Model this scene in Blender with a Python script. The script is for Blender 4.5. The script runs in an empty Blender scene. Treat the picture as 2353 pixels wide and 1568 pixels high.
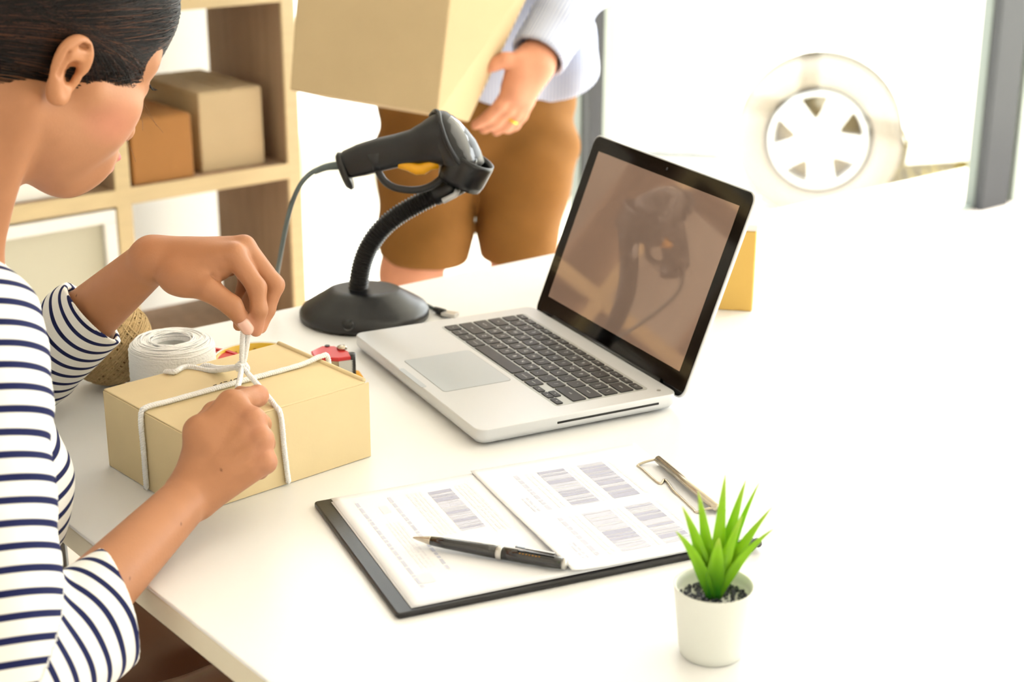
import bpy, bmesh, math, random
import numpy as np
from mathutils import Vector, Matrix, Quaternion

SC = bpy.context.scene
COL = SC.collection
random.seed(4)
RNG = np.random.default_rng(7)

# ------------------------------------------------------------------ camera
CF, CH, CP, CR = 3628.92, 0.60123, 0.33513, 0.0035      # focal (px), height over table, pitch, roll
IW, IH = 2353, 1568
_f = np.array([0, math.cos(CP), -math.sin(CP)]); _r = np.array([1., 0, 0]); _u = np.cross(_r, _f)
_r2 = math.cos(CR) * _r + math.sin(CR) * _u; _u2 = np.cross(_r2, _f)
cam = bpy.data.cameras.new('camera'); camo = bpy.data.objects.new('camera', cam); COL.objects.link(camo)
cam.sensor_fit = 'HORIZONTAL'; cam.sensor_width = 36.0; cam.lens = CF / IW * 36.0
cam.clip_start = 0.02; cam.clip_end = 200
camo.matrix_world = Matrix(((_r2[0], _u2[0], -_f[0], 0), (_r2[1], _u2[1], -_f[1], 0), (_r2[2], _u2[2], -_f[2], CH), (0, 0, 0, 1)))
cam.dof.use_dof = True; cam.dof.focus_distance = 1.47; cam.dof.aperture_fstop = 6.3
SC.camera = camo

# ------------------------------------------------------------------ sky, sun, exposure
w = bpy.data.worlds.new('sky'); SC.world = w; w.use_nodes = True
bg = w.node_tree.nodes['Background']
bg.inputs[0].default_value = (0.955, 0.98, 1.0, 1); bg.inputs[1].default_value = 2.6
sun = bpy.data.lights.new('sun', 'SUN'); sun.energy = 5.0; sun.angle = math.radians(24); sun.color = (1.0, 0.965, 0.90)
suno = bpy.data.objects.new('sun', sun); COL.objects.link(suno)
suno.rotation_euler = Vector((-0.80, -0.52, -0.62)).to_track_quat('-Z', 'Y').to_euler()
vs = SC.view_settings
vs.view_transform = 'Standard'; vs.look = 'None'; vs.gamma = 1.0; vs.use_curve_mapping = False
vs.exposure = 1.50
SC.cycles.use_denoising = True
SC.cycles.max_bounces = 8; SC.cycles.diffuse_bounces = 4; SC.cycles.glossy_bounces = 3; SC.cycles.transparent_max_bounces = 8
SC.cycles.use_adaptive_sampling = True; SC.cycles.adaptive_threshold = 0.06
SC.cycles.caustics_reflective = False; SC.cycles.caustics_refractive = False

# ------------------------------------------------------------------ measuring: photo point at a forward distance -> world
def at(px, py, d):
    v = _f + ((px - IW / 2) / CF) * _r2 - ((py - IH / 2) / CF) * _u2
    return np.array([0, 0, CH]) + v * (d / v[1])
def onz(px, py, z=0.0):
    v = _f + ((px - IW / 2) / CF) * _r2 - ((py - IH / 2) / CF) * _u2
    return np.array([0, 0, CH]) + v * ((z - CH) / v[2])
def A(*a): return np.array(a, float)
def nrm(v): v = np.asarray(v, float); return v / np.linalg.norm(v)
U = np.array([0.7826, 0.6225, 0]); V = np.array([0.6225, -0.7826, 0]); Z = np.array([0, 0, 1.])
FLOOR = -0.74
R0 = np.array([-0.4507, 3.2, 0])
def room(a, b, z): return R0 + a * U + b * V + z * Z

# ------------------------------------------------------------------ materials
def lin(c):
    return tuple(((x / 255) / 12.92 if x / 255 <= .04045 else ((x / 255 + .055) / 1.055) ** 2.4) for x in c)
def mat(name, rgb, rough=.5, metal=0., spec=.5, var=0., vscale=20., stretch=(1, 1, 1), bump=0., bscale=60., coat=0., attr=None,
        sss=0., emit=None, alpha=None, trans=0.):
    m = bpy.data.materials.new(name); m.use_nodes = True
    nt = m.node_tree; b = nt.nodes['Principled BSDF']; L = nt.links
    base = lin(rgb)
    b.inputs['Roughness'].default_value = rough; b.inputs['Metallic'].default_value = metal
    b.inputs['Specular IOR Level'].default_value = spec
    b.inputs['Coat Weight'].default_value = coat; b.inputs['Coat Roughness'].default_value = .06
    b.inputs['Base Color'].default_value = (*base, 1)
    tc = nt.nodes.new('ShaderNodeTexCoord'); mp = nt.nodes.new('ShaderNodeMapping'); mp.inputs['Scale'].default_value = stretch
    L.new(tc.outputs['Object'], mp.inputs['Vector'])
    src = None
    if attr:
        at_ = nt.nodes.new('ShaderNodeAttribute'); at_.attribute_name = attr; src = at_.outputs['Color']
    if var:
        n = nt.nodes.new('ShaderNodeTexNoise'); n.inputs['Scale'].default_value = vscale; n.inputs['Detail'].default_value = 5
        L.new(mp.outputs[0], n.inputs['Vector'])
        r = nt.nodes.new('ShaderNodeMapRange'); r.inputs['From Min'].default_value = .25; r.inputs['From Max'].default_value = .75
        r.inputs['To Min'].default_value = 1 - var; r.inputs['To Max'].default_value = 1 + var
        L.new(n.outputs['Fac'], r.inputs['Value'])
        mx = nt.nodes.new('ShaderNodeMix'); mx.data_type = 'RGBA'; mx.blend_type = 'MULTIPLY'; mx.inputs['Factor'].default_value = 1
        if src: L.new(src, mx.inputs[6])
        else: mx.inputs[6].default_value = (*base, 1)
        L.new(r.outputs[0], mx.inputs[7]); src = mx.outputs[2]
    if src: L.new(src, b.inputs['Base Color'])
    if bump:
        n2 = nt.nodes.new('ShaderNodeTexNoise'); n2.inputs['Scale'].default_value = bscale; n2.inputs['Detail'].default_value = 4
        L.new(mp.outputs[0], n2.inputs['Vector'])
        bm_ = nt.nodes.new('ShaderNodeBump'); bm_.inputs['Strength'].default_value = bump; bm_.inputs['Distance'].default_value = .002
        L.new(n2.outputs['Fac'], bm_.inputs['Height']); L.new(bm_.outputs[0], b.inputs['Normal'])
    if sss:
        b.inputs['Subsurface Weight'].default_value = sss; b.inputs['Subsurface Radius'].default_value = (.010, .004, .002)
        b.inputs['Subsurface Scale'].default_value = 1.0
    if emit:
        b.inputs['Emission Color'].default_value = (*lin(emit[0]), 1); b.inputs['Emission Strength'].default_value = emit[1]
    if trans: b.inputs['Transmission Weight'].default_value = trans
    return m
def stripe_mat(name, base, stripe, period, width, attr='stripe', rough=.8, soft=.03, off=0.):
    m = bpy.data.materials.new(name); m.use_nodes = True; nt = m.node_tree; b = nt.nodes['Principled BSDF']; L = nt.links
    b.inputs['Roughness'].default_value = rough; b.inputs['Specular IOR Level'].default_value = .2
    a = nt.nodes.new('ShaderNodeAttribute'); a.attribute_name = attr
    def M(op, *v):
        n = nt.nodes.new('ShaderNodeMath'); n.operation = op
        for i, x in enumerate(v):
            if isinstance(x, (int, float)): n.inputs[i].default_value = x
            else: L.new(x, n.inputs[i])
        return n.outputs[0]
    t = M('FRACT', M('ADD', M('DIVIDE', a.outputs['Fac'], period), off + 100.))
    dist = M('ABSOLUTE', M('SUBTRACT', t, .5))
    r = nt.nodes.new('ShaderNodeMapRange'); r.interpolation_type = 'SMOOTHSTEP'
    r.inputs['From Min'].default_value = width / period / 2 - soft; r.inputs['From Max'].default_value = width / period / 2 + soft
    L.new(dist, r.inputs['Value'])
    mx = nt.nodes.new('ShaderNodeMix'); mx.data_type = 'RGBA'
    mx.inputs[6].default_value = (*lin(stripe), 1); mx.inputs[7].default_value = (*lin(base), 1)
    L.new(r.outputs[0], mx.inputs['Factor']); L.new(mx.outputs[2], b.inputs['Base Color'])
    tc = nt.nodes.new('ShaderNodeTexCoord'); n2 = nt.nodes.new('ShaderNodeTexNoise'); n2.inputs['Scale'].default_value = 900
    L.new(tc.outputs['Object'], n2.inputs['Vector'])
    bp = nt.nodes.new('ShaderNodeBump'); bp.inputs['Strength'].default_value = .25; bp.inputs['Distance'].default_value = .001
    L.new(n2.outputs['Fac'], bp.inputs['Height']); L.new(bp.outputs[0], b.inputs['Normal'])
    return m
def glass_mat():
    m = bpy.data.materials.new('clear_glass'); m.use_nodes = True; nt = m.node_tree; nt.nodes.clear(); L = nt.links
    o = nt.nodes.new('ShaderNodeOutputMaterial'); t = nt.nodes.new('ShaderNodeBsdfTransparent'); g = nt.nodes.new('ShaderNodeBsdfGlossy')
    g.inputs['Roughness'].default_value = .02; t.inputs[0].default_value = (.97, .98, .97, 1)
    mx = nt.nodes.new('ShaderNodeMixShader'); mx.inputs[0].default_value = .05; L.new(t.outputs[0], mx.inputs[1]); L.new(g.outputs[0], mx.inputs[2])
    L.new(mx.outputs[0], o.inputs[0]); return m

M = {}
M['table'] = mat('white_laminate', (243, 243, 243), .32, spec=.45, var=.01, vscale=3)
M['tableedge'] = mat('cream_edge_band', (226, 218, 196), .45, var=.02)
M['grey'] = mat('grey_metal', (150, 152, 150), .4, .8)
M['alu'] = mat('silver_aluminium', (216, 218, 221), .34, .25, spec=.5)
M['pad'] = mat('trackpad_grey', (192, 199, 206), .3, .15)
M['key'] = mat('black_key', (14, 15, 21), .38, spec=.5)
M['legend'] = mat('key_legend_white', (235, 235, 235), .6)
M['bezel'] = mat('black_glass', (9, 10, 10), .05, spec=.5)
M['screen'] = mat('screen_brown', (160, 134, 117), .03, metal=.55, spec=1.0, coat=.6, emit=((156, 130, 114), .11))
M['black'] = mat('black_plastic', (20, 21, 22), .38, spec=.5)
M['dark'] = mat('charcoal_plastic', (20, 22, 26), .36, spec=.5, bump=.06, bscale=900)
M['rubber'] = mat('black_rubber', (6, 7, 8), .42, spec=.5)
M['lens'] = mat('dark_window', (70, 74, 80), .08, spec=.9, coat=.6)
M['yellow'] = mat('yellow_plastic', (240, 172, 20), .35)
M['cable'] = mat('grey_cable', (92, 104, 104), .45)
M['card'] = mat('kraft_card', (230, 209, 164), .75, spec=.25, var=.035, vscale=14, bump=.05, bscale=300)
M['cardgap'] = mat('kraft_gap_shade', (205, 168, 112), .85, spec=.2, var=.06, vscale=200)
M['cardb'] = mat('tan_card', (196, 175, 138), .8, spec=.2, var=.04, vscale=10)
M['cardd'] = mat('brown_card', (166, 118, 68), .8, spec=.2, var=.05, vscale=10)
M['cardy'] = mat('golden_card', (226, 184, 100), .75, spec=.2, var=.03, vscale=10)
M['whitecard'] = mat('white_card', (240, 238, 232), .7, spec=.25, var=.02)
M['ink'] = mat('black_ink', (40, 36, 32), .8)
M['cotton'] = mat('white_cotton', (252, 252, 251), .9, spec=.1, bump=.5, bscale=420)
M['jutec'] = mat('jute_core', (140, 110, 68), .95, spec=.05, var=.2, vscale=200)
M['jute'] = mat('jute', (206, 178, 132), .9, spec=.1, var=.22, vscale=220, bump=.7, bscale=700)
M['red'] = mat('red_plastic', (205, 36, 42), .35, coat=.2)
M['tape'] = mat('yellow_tape', (226, 184, 20), .3, coat=.4, var=.08, vscale=60)
M['cleartape'] = mat('clear_tape', (236, 232, 220), .2, coat=.5)
M['core'] = mat('card_core', (196, 160, 110), .8)
M['steel'] = mat('brushed_steel', (196, 194, 190), .3, .9)
M['brass'] = mat('pale_steel', (200, 190, 172), .25, .9)
M['board'] = mat('black_vinyl', (16, 16, 21), .34, spec=.5, bump=.05, bscale=800)
M['paper'] = mat('white_paper', (246, 247, 252), .75, spec=.2)
M['print'] = mat('grey_print', (208, 211, 228), .8)
M['print2'] = mat('pale_print', (234, 234, 242), .8)
M['printd'] = mat('dark_print', (184, 186, 208), .8)
M['pen'] = mat('black_lacquer', (10, 10, 15), .16, spec=.6, coat=.6)
M['gold'] = mat('gold_print', (150, 110, 50), .35, .6)
M['pot'] = mat('white_ceramic', (234, 236, 228), .35, spec=.45, bump=.02)
M['soil'] = mat('dark_gravel', (66, 70, 82), .55, var=.4, vscale=500)
M['leaf'] = mat('fresh_leaf', (120, 190, 30), .38, spec=.4, attr='Col', sss=.0)
M['oak'] = mat('light_oak', (206, 186, 144), .55, spec=.3, var=.07, vscale=5, stretch=(2, 2, 14))
M['oakd'] = mat('oak_panel', (170, 143, 116), .6, spec=.3, var=.14, vscale=4, stretch=(9, 9, .8))  # shelf panels: oak with the shade of the cells put into the colour
M['wall'] = mat('white_wall', (240, 238, 233), .8, spec=.2)
M['walll'] = mat('beige_wall', (232, 226, 218), .85, spec=.2, var=.02, vscale=3)
M['ceil'] = mat('ceiling_white', (238, 236, 230), .9, spec=.1)
M['floor'] = mat('pale_floor_tile', (226, 216, 208), .35, spec=.4, var=.03, vscale=2)
M['frame'] = mat('grey_green_aluminium', (98, 105, 100), .45, .2)
M['framel'] = mat('light_aluminium_strip', (150, 158, 150), .45, .2)
M['framed'] = mat('dark_gasket', (36, 37, 40), .6)
M['glass'] = glass_mat()
M['ground'] = mat('pale_concrete', (236, 230, 212), .9, var=.03, vscale=1)
M['grass'] = mat('dry_grass', (196, 178, 96), .9)
M['car'] = mat('white_car_paint', (244, 244, 242), .3, coat=.5)
M['tyre'] = mat('glare_pale_tyre', (150, 140, 128), .85)  # dark rubber paled: the outdoor glare is put into the colour
M['rim'] = mat('silver_rim', (236, 236, 236), .35, .3)
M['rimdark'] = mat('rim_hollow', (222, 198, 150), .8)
M['plasticgrey'] = mat('sill_grey', (86, 92, 98), .6)
M['skin'] = mat('tan_skin', (205, 150, 108), .48, spec=.35, attr='Col', var=.04, vscale=60, bump=.07, bscale=420)
M['nail'] = mat('pink_nail', (236, 190, 170), .22, spec=.5, coat=.3)
M['lip'] = mat('pink_lip', (205, 100, 110), .4)
M['lash'] = mat('black_lash', (22, 18, 18), .6)
M['hair'] = mat('dark_hair', (14, 10, 9), .55, spec=.2, var=.35, vscale=120, bump=.3, bscale=300)
M['strand'] = mat('hair_strand', (46, 30, 24), .38, spec=.3, attr='Col')
M['shirt'] = stripe_mat('navy_striped_jersey', (246, 244, 238), (26, 32, 78), .0163, .0053)
M['mshirt'] = stripe_mat('blue_pinstripe_cotton', (226, 231, 244), (146, 162, 204), .0062, .0028, soft=.12)
M['shorts'] = mat('tan_cotton_twill', (134, 92, 44), .8, spec=.2, var=.10, vscale=14, bump=.25, bscale=30)
M['skirt'] = mat('brown_satin', (92, 58, 36), .35, spec=.5, var=.1, vscale=8)
M['ring'] = mat('gold_ring', (240, 196, 70), .2, .9)
M['leather'] = mat('shoe_leather', (90, 66, 46), .5)

# ------------------------------------------------------------------ object helpers
def link(o, parent=None):
    COL.objects.link(o)
    if parent is not None: o.parent = parent
    return o
def tag(o, label=None, cat=None, group=None, kind=None):
    if label: o['label'] = label
    if cat: o['category'] = cat
    if group: o['group'] = group
    if kind: o['kind'] = kind
    return o
def thing(name, label, cat, loc=(0, 0, 0), rz=0., group=None, mtx=None):
    o = bpy.data.objects.new(name, None); o.empty_display_size = .02; link(o)
    if mtx is not None: o.matrix_world = mtx
    else: o.location = loc; o.rotation_euler = (0, 0, rz)
    return tag(o, label, cat, group)
def bmobj(name, bm, m, parent=None, smooth=False, mats=None):
    me = bpy.data.meshes.new(name); bmesh.ops.recalc_face_normals(bm, faces=bm.faces[:]); bm.to_mesh(me); bm.free()
    if smooth:
        for p in me.polygons: p.use_smooth = True
    if mats:
        for k in mats: me.materials.append(M[k])
    else: me.materials.append(M[m] if isinstance(m, str) else m)
    return link(bpy.data.objects.new(name, me), parent)
def pyobj(name, verts, faces, m, parent=None, smooth=True, attr=None):
    me = bpy.data.meshes.new(name); me.from_pydata([tuple(map(float, v)) for v in verts], [], [tuple(map(int, f)) for f in faces]); me.update()
    if smooth: me.polygons.foreach_set('use_smooth', [True] * len(me.polygons))
    me.materials.append(M[m] if isinstance(m, str) else m)
    if attr is not None: set_attr(me, *attr)
    return link(bpy.data.objects.new(name, me), parent)
def set_attr(me, name, data):
    data = np.asarray(data, dtype=np.float32)
    if data.ndim == 1:
        a = me.attributes.new(name, 'FLOAT', 'POINT'); a.data.foreach_set('value', data)
    else:
        a = me.attributes.new(name, 'FLOAT_COLOR', 'POINT')
        a.data.foreach_set('color', np.c_[data, np.ones(len(data))].astype(np.float32).ravel())
def vb(bm, c, s, rot=None, bev=0., seg=2):
    r = bmesh.ops.create_cube(bm, size=1.)
    vs_ = r['verts']; mt = Matrix.Diagonal((*s, 1))
    if rot is not None: mt = rot.to_4x4() @ mt
    mt = Matrix.Translation(c) @ mt
    bmesh.ops.transform(bm, matrix=mt, verts=vs_)
    if bev:
        es = list({e for v in vs_ for e in v.link_edges})
        bmesh.ops.bevel(bm, geom=es, offset=bev, segments=seg, profile=.5, affect='EDGES')
def box(name, c, s, m, parent=None, bev=0., rot=None, seg=2):
    bm = bmesh.new(); vb(bm, c, s, rot, bev, seg); return bmobj(name, bm, m, parent)
def hexa(name, corners, m, parent=None, bev=0.):
    """corners: bottom 4 (ccw) then top 4"""
    bm = bmesh.new(); v = [bm.verts.new(tuple(c)) for c in corners]
    for f in ((3, 2, 1, 0), (4, 5, 6, 7), (0, 1, 5, 4), (1, 2, 6, 5), (2, 3, 7, 6), (3, 0, 4, 7)): bm.faces.new([v[i] for i in f])
    if bev: bmesh.ops.bevel(bm, geom=bm.edges[:], offset=bev, segments=2, profile=.5, affect='EDGES')
    return bmobj(name, bm, m, parent)
def rrect(wd, dp, r, n=6, cx=0., cy=0.):
    pts = []
    for (sx, sy, a0) in ((1, 1, 0), (-1, 1, 90), (-1, -1, 180), (1, -1, 270)):
        for i in range(n + 1):
            a = math.radians(a0 + 90 * i / n)
            pts.append((cx + sx * (wd / 2 - r) + r * math.cos(a), cy + sy * (dp / 2 - r) + r * math.sin(a)))
    return pts
def rings(name, rr, m, parent=None, smooth=True, cap=True, attr=None, closed=False):
    """loft a list of rings (each list of 3d points, same count)"""
    n = len(rr[0]); vt = [p for r in rr for p in r]; fs = []
    K = len(rr)
    for i in range(K if closed else K - 1):
        j2 = (i + 1) % K
        for j in range(n):
            k = (j + 1) % n; fs.append((i * n + j, i * n + k, j2 * n + k, j2 * n + j))
    if cap and not closed:
        fs.append(tuple(range(n))[::-1]); fs.append(tuple((K - 1) * n + j for j in range(n)))
    bm = bmesh.new(); bv = [bm.verts.new(tuple(map(float, p))) for p in vt]
    for f in fs: bm.faces.new([bv[i] for i in f])
    bmesh.ops.recalc_face_normals(bm, faces=bm.faces[:])
    me = bpy.data.meshes.new(name); bm.to_mesh(me); bm.free()
    if smooth:
        for p in me.polygons: p.use_smooth = len(p.vertices) < 5
    me.materials.append(M[m] if isinstance(m, str) else m)
    if attr is not None: set_attr(me, *attr)
    return link(bpy.data.objects.new(name, me), parent)
def prism(name, pts, z0, z1, m, parent=None, bev=0., smooth=False):
    """polygon (xy) extruded z0..z1 with a small bevel made of inset rings"""
    P = np.array(pts); c = P.mean(0)
    def ins(d):
        n = len(P); out = []
        for i in range(n):
            a = P[i - 1]; b = P[i]; e = P[(i + 1) % n]
            d1 = nrm(b - a) if np.linalg.norm(b - a) > 1e-9 else nrm(e - b); d2 = nrm(e - b) if np.linalg.norm(e - b) > 1e-9 else d1
            nn = nrm(np.array([-(d1 + d2)[1], (d1 + d2)[0]])); co = max(.35, float(np.dot(nn, [-d1[1], d1[0]])))
            out.append(b + nn * d / co)
        return out
    area = .5 * sum(P[i - 1][0] * P[i][1] - P[i][0] * P[i - 1][1] for i in range(len(P)))
    sg = 1 if area > 0 else -1
    if bev:
        R_ = [[(*q, z0) for q in ins(sg * bev)], [(*q, z0 + bev) for q in P], [(*q, z1 - bev) for q in P], [(*q, z1 - bev * .3) for q in ins(sg * bev * .3)], [(*q, z1) for q in ins(sg * bev)]]
    else: R_ = [[(*q, z0) for q in P], [(*q, z1) for q in P]]
    return rings(name, R_, m, parent, smooth=smooth)
def lathe(name, prof, m, parent=None, n=48, c=(0, 0, 0), rot=None, cap=True, closed=False):
    rr = []
    for (r, z) in prof:
        ring = []
        for i in range(n):
            a = 2 * math.pi * i / n; p = Vector((r * math.cos(a), r * math.sin(a), z))
            if rot is not None: p = rot @ p
            ring.append((p.x + c[0], p.y + c[1], p.z + c[2]))
        rr.append(ring)
    return rings(name, rr, m, parent, cap=cap, closed=closed)
def smooth_path(pts, n=12):
    P = np.array(pts, float); out = []
    Q = np.vstack([2 * P[0] - P[1], P, 2 * P[-1] - P[-2]])
    for i in range(1, len(Q) - 2):
        p0, p1, p2, p3 = Q[i - 1], Q[i], Q[i + 1], Q[i + 2]
        for k in range(n):
            t = k / n
            out.append(.5 * ((2 * p1) + (-p0 + p2) * t + (2 * p0 - 5 * p1 + 4 * p2 - p3) * t * t + (-p0 + 3 * p1 - 3 * p2 + p3) * t ** 3))
    out.append(P[-1]); return np.array(out)
def tube_vf(path, rad, n=10, closed=False, flat=1.):
    P = np.array(path, float); K = len(P)
    rad = np.full(K, rad) if np.isscalar(rad) else np.asarray(rad)
    T = np.zeros_like(P)
    for i in range(K):
        a = P[(i - 1) % K] if (closed or i > 0) else P[i]; b = P[(i + 1) % K] if (closed or i < K - 1) else P[i]
        T[i] = nrm(b - a + 1e-12)
    ref = np.array([0, 0, 1.]) if abs(T[0][2]) < .9 else np.array([1., 0, 0])
    N = nrm(np.cross(T[0], ref)); vt = []
    for i in range(K):
        N = N - T[i] * np.dot(N, T[i]); N = nrm(N); B = np.cross(T[i], N)
        for j in range(n):
            a = 2 * math.pi * j / n
            vt.append(P[i] + rad[i] * (math.cos(a) * N + flat * math.sin(a) * B))
    fs = []
    for i in range(K if closed else K - 1):
        i2 = (i + 1) % K
        for j in range(n):
            k = (j + 1) % n; fs.append((i * n + j, i * n + k, i2 * n + k, i2 * n + j))
    if not closed:
        fs.append(tuple(range(n))[::-1]); fs.append(tuple((K - 1) * n + j for j in range(n)))
    return vt, fs
def tube(name, path, rad, m, parent=None, n=10, closed=False, sp=0, flat=1.):
    if sp:
        n0 = len(path); path = smooth_path(path, sp)
        if not np.isscalar(rad): rad = np.interp(np.linspace(0, 1, len(path)), np.linspace(0, 1, n0), rad)
    vt, fs = tube_vf(path, rad, n, closed, flat)
    return pyobj(name, vt, fs, m, parent)
def multi(parts):
    vt = []; fs = []
    for v, f in parts:
        o = len(vt); vt.extend(v); fs.extend([tuple(i + o for i in q) for q in f])
    return vt, fs
def text_mesh(s, size):
    c = bpy.data.curves.new('t', 'FONT'); c.body = s; c.size = size; c.align_x = 'CENTER'; c.align_y = 'CENTER'
    o = bpy.data.objects.new('t', c); COL.objects.link(o)
    dg = bpy.context.evaluated_depsgraph_get(); me = bpy.data.meshes.new_from_object(o.evaluated_get(dg))
    bpy.data.objects.remove(o); bpy.data.curves.remove(c); return me
def mtx(o, x, y, z):
    return Matrix(((x[0], y[0], z[0], o[0]), (x[1], y[1], z[1], o[1]), (x[2], y[2], z[2], o[2]), (0, 0, 0, 1)))

# ------------------------------------------------------------------ signed-distance modelling (organic shapes)
def smin(a, b, k):
    if k <= 0: return np.minimum(a, b)
    h = np.clip(.5 + .5 * (b - a) / k, 0, 1); return b * (1 - h) + a * h - k * h * (1 - h)
class Cone:
    def __init__(s, a, b, ra, rb, k=.01, op='u'):
        s.a = np.array(a, float); s.b = np.array(b, float); s.ra = ra; s.rb = rb; s.k = k; s.op = op
        s.c = (s.a + s.b) / 2; s.R = np.linalg.norm(s.b - s.a) / 2 + max(ra, rb)
    def d(s, P):
        ba = s.b - s.a; q = P - s.a; t = np.clip(q @ ba / max(ba @ ba, 1e-12), 0, 1)
        return np.sqrt((((q - t[:, None] * ba)) ** 2).sum(1)) - (s.ra + (s.rb - s.ra) * t)
class Ell:
    def __init__(s, c, r, X=None, k=.01, op='u'):
        s.c = np.array(c, float); s.r = np.array(r, float); s.X = np.eye(3) if X is None else np.array(X, float); s.k = k; s.op = op; s.R = s.r.max()
    def d(s, P):
        q = (P - s.c) @ s.X.T
        k0 = np.sqrt(((q / s.r) ** 2).sum(1)); k1 = np.sqrt(((q / s.r ** 2) ** 2).sum(1))
        return np.where(k1 > 1e-9, k0 * (k0 - 1) / np.maximum(k1, 1e-9), -s.r.min())
class Half:     # keep the side where (P-p).n < 0
    def __init__(s, p, n, k=.002, op='i'):
        s.p = np.array(p, float); s.n = nrm(n); s.k = k; s.op = op; s.c = None
    def d(s, P): return (P - s.p) @ s.n
class Fn:
    def __init__(s, f, k=.002, op='i'): s.f = f; s.k = k; s.op = op; s.c = None
    def d(s, P): return s.f(P)
class Grp:      # a group blended inside first, then joined with k
    def __init__(s, prims, k=.004, op='u'):
        s.pr = prims; s.k = k; s.op = op
        lo = np.min([p.c - p.R for p in prims if p.c is not None], 0); hi = np.max([p.c + p.R for p in prims if p.c is not None], 0)
        s.c = (lo + hi) / 2; s.R = np.linalg.norm(hi - lo) / 2
    def d(s, P): return fold(s.pr, P)
def fold(prims, P, cc=None, cr=0.):
    D = np.full(len(P), 1e3)
    for p in prims:
        if cc is not None and p.c is not None and p.op in 'us' and np.linalg.norm(p.c - cc) - p.R - cr > 2.5 * p.k + .01: continue
        d = p.d(P)
        if p.op == 'u': D = smin(D, d, p.k)
        elif p.op == 's': D = -smin(-D, d, p.k)
        else: D = -smin(-D, -d, p.k)
    return D
def sdf_mesh(prims, h, lo, hi):
    lo = np.array(lo, float); hi = np.array(hi, float)
    def ev(P, size):
        """P: (m,3) sorted chunks of neighbouring points"""
        return fold(prims, P)
    big = 32 * h; nb = np.ceil((hi - lo) / big).astype(int)
    g = np.stack(np.meshgrid(*[np.arange(n) for n in nb], indexing='ij'), -1).reshape(-1, 3)
    C = lo + (g + .5) * big
    D = fold(prims, C); keep = np.abs(D) < big * 1.1
    off = np.stack(np.meshgrid(*[np.arange(4)] * 3, indexing='ij'), -1).reshape(-1, 3)
    cn = np.stack(np.meshgrid(*[np.arange(9)] * 3, indexing='ij'), -1).reshape(-1, 3)
    blk = []; vals = []
    for gi, c in zip(g[keep], C[keep]):
        b = gi * 4 + off; cb = lo + (b + .5) * 8 * h
        d = fold(prims, cb, c, big * .87); b = b[np.abs(d) < 8 * h * 1.15]
        if len(b) == 0: continue
        P = (lo + (b[:, None, :] * 8 + cn[None]) * h).reshape(-1, 3)
        v = fold(prims, P, c, big * .95).reshape(len(b), 9, 9, 9)
        ok = (v.reshape(len(b), -1).min(1) < 0) & (v.reshape(len(b), -1).max(1) >= 0)
        blk.append(b[ok]); vals.append(v[ok])
    b = np.concatenate(blk); v = np.concatenate(vals)
    N = nb * 32 + 2
    cid = lambda x: (x[..., 0] * N[1] + x[..., 1]) * N[2] + x[..., 2]
    ins = v < 0
    cnt = sum(ins[:, i:i + 8, j:j + 8, k:k + 8].astype(np.int8) for i in (0, 1) for j in (0, 1) for k in (0, 1))
    bi, x, y, z = np.nonzero((cnt > 0) & (cnt < 8))
    cell = b[bi] * 8 + np.stack([x, y, z], -1)
    cor = [(i, j, k) for i in (0, 1) for j in (0, 1) for k in (0, 1)]
    cv = np.stack([v[bi, x + i, y + j, z + k] for (i, j, k) in cor], -1)
    acc = np.zeros((len(bi), 3)); n = np.zeros(len(bi))
    for a in range(8):
        for c2 in range(a + 1, 8):
            da = np.array(cor[c2]) - np.array(cor[a])
            if np.abs(da).sum() != 1: continue
            va, vb_ = cv[:, a], cv[:, c2]; cr = (va < 0) != (vb_ < 0)
            t = np.where(cr, va / np.where(cr, va - vb_, 1), 0)
            acc += np.where(cr[:, None], np.array(cor[a]) + t[:, None] * da, 0); n += cr
    pos = lo + (cell + acc / n[:, None]) * h
    ids = cid(cell); order = np.argsort(ids); sid = ids[order]; pos = pos[order]
    quads = []
    for ax in range(3):
        s1 = [slice(0, 8)] * 3; s2 = list(s1); s2[ax] = slice(1, 9)
        i0 = ins[:, s1[0], s1[1], s1[2]]; i1 = ins[:, s2[0], s2[1], s2[2]]
        bi, x, y, z = np.nonzero(i0 != i1); c0 = b[bi] * 8 + np.stack([x, y, z], -1)
        e1 = np.zeros(3, int); e2 = np.zeros(3, int); e1[(ax + 1) % 3] = 1; e2[(ax + 2) % 3] = 1
        q = [c0 - e1 - e2, c0 - e2, c0, c0 - e1]
        ok = np.ones(len(bi), bool); idx = []
        for c2 in q:
            k = cid(c2); p = np.clip(np.searchsorted(sid, k), 0, len(sid) - 1); ok &= sid[p] == k; idx.append(p)
        Q = np.stack(idx, -1); flip = ~i0[bi, x, y, z]
        Q[flip] = Q[flip][:, ::-1]; quads.append(Q[ok])
    return pos, np.concatenate(quads)
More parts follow.
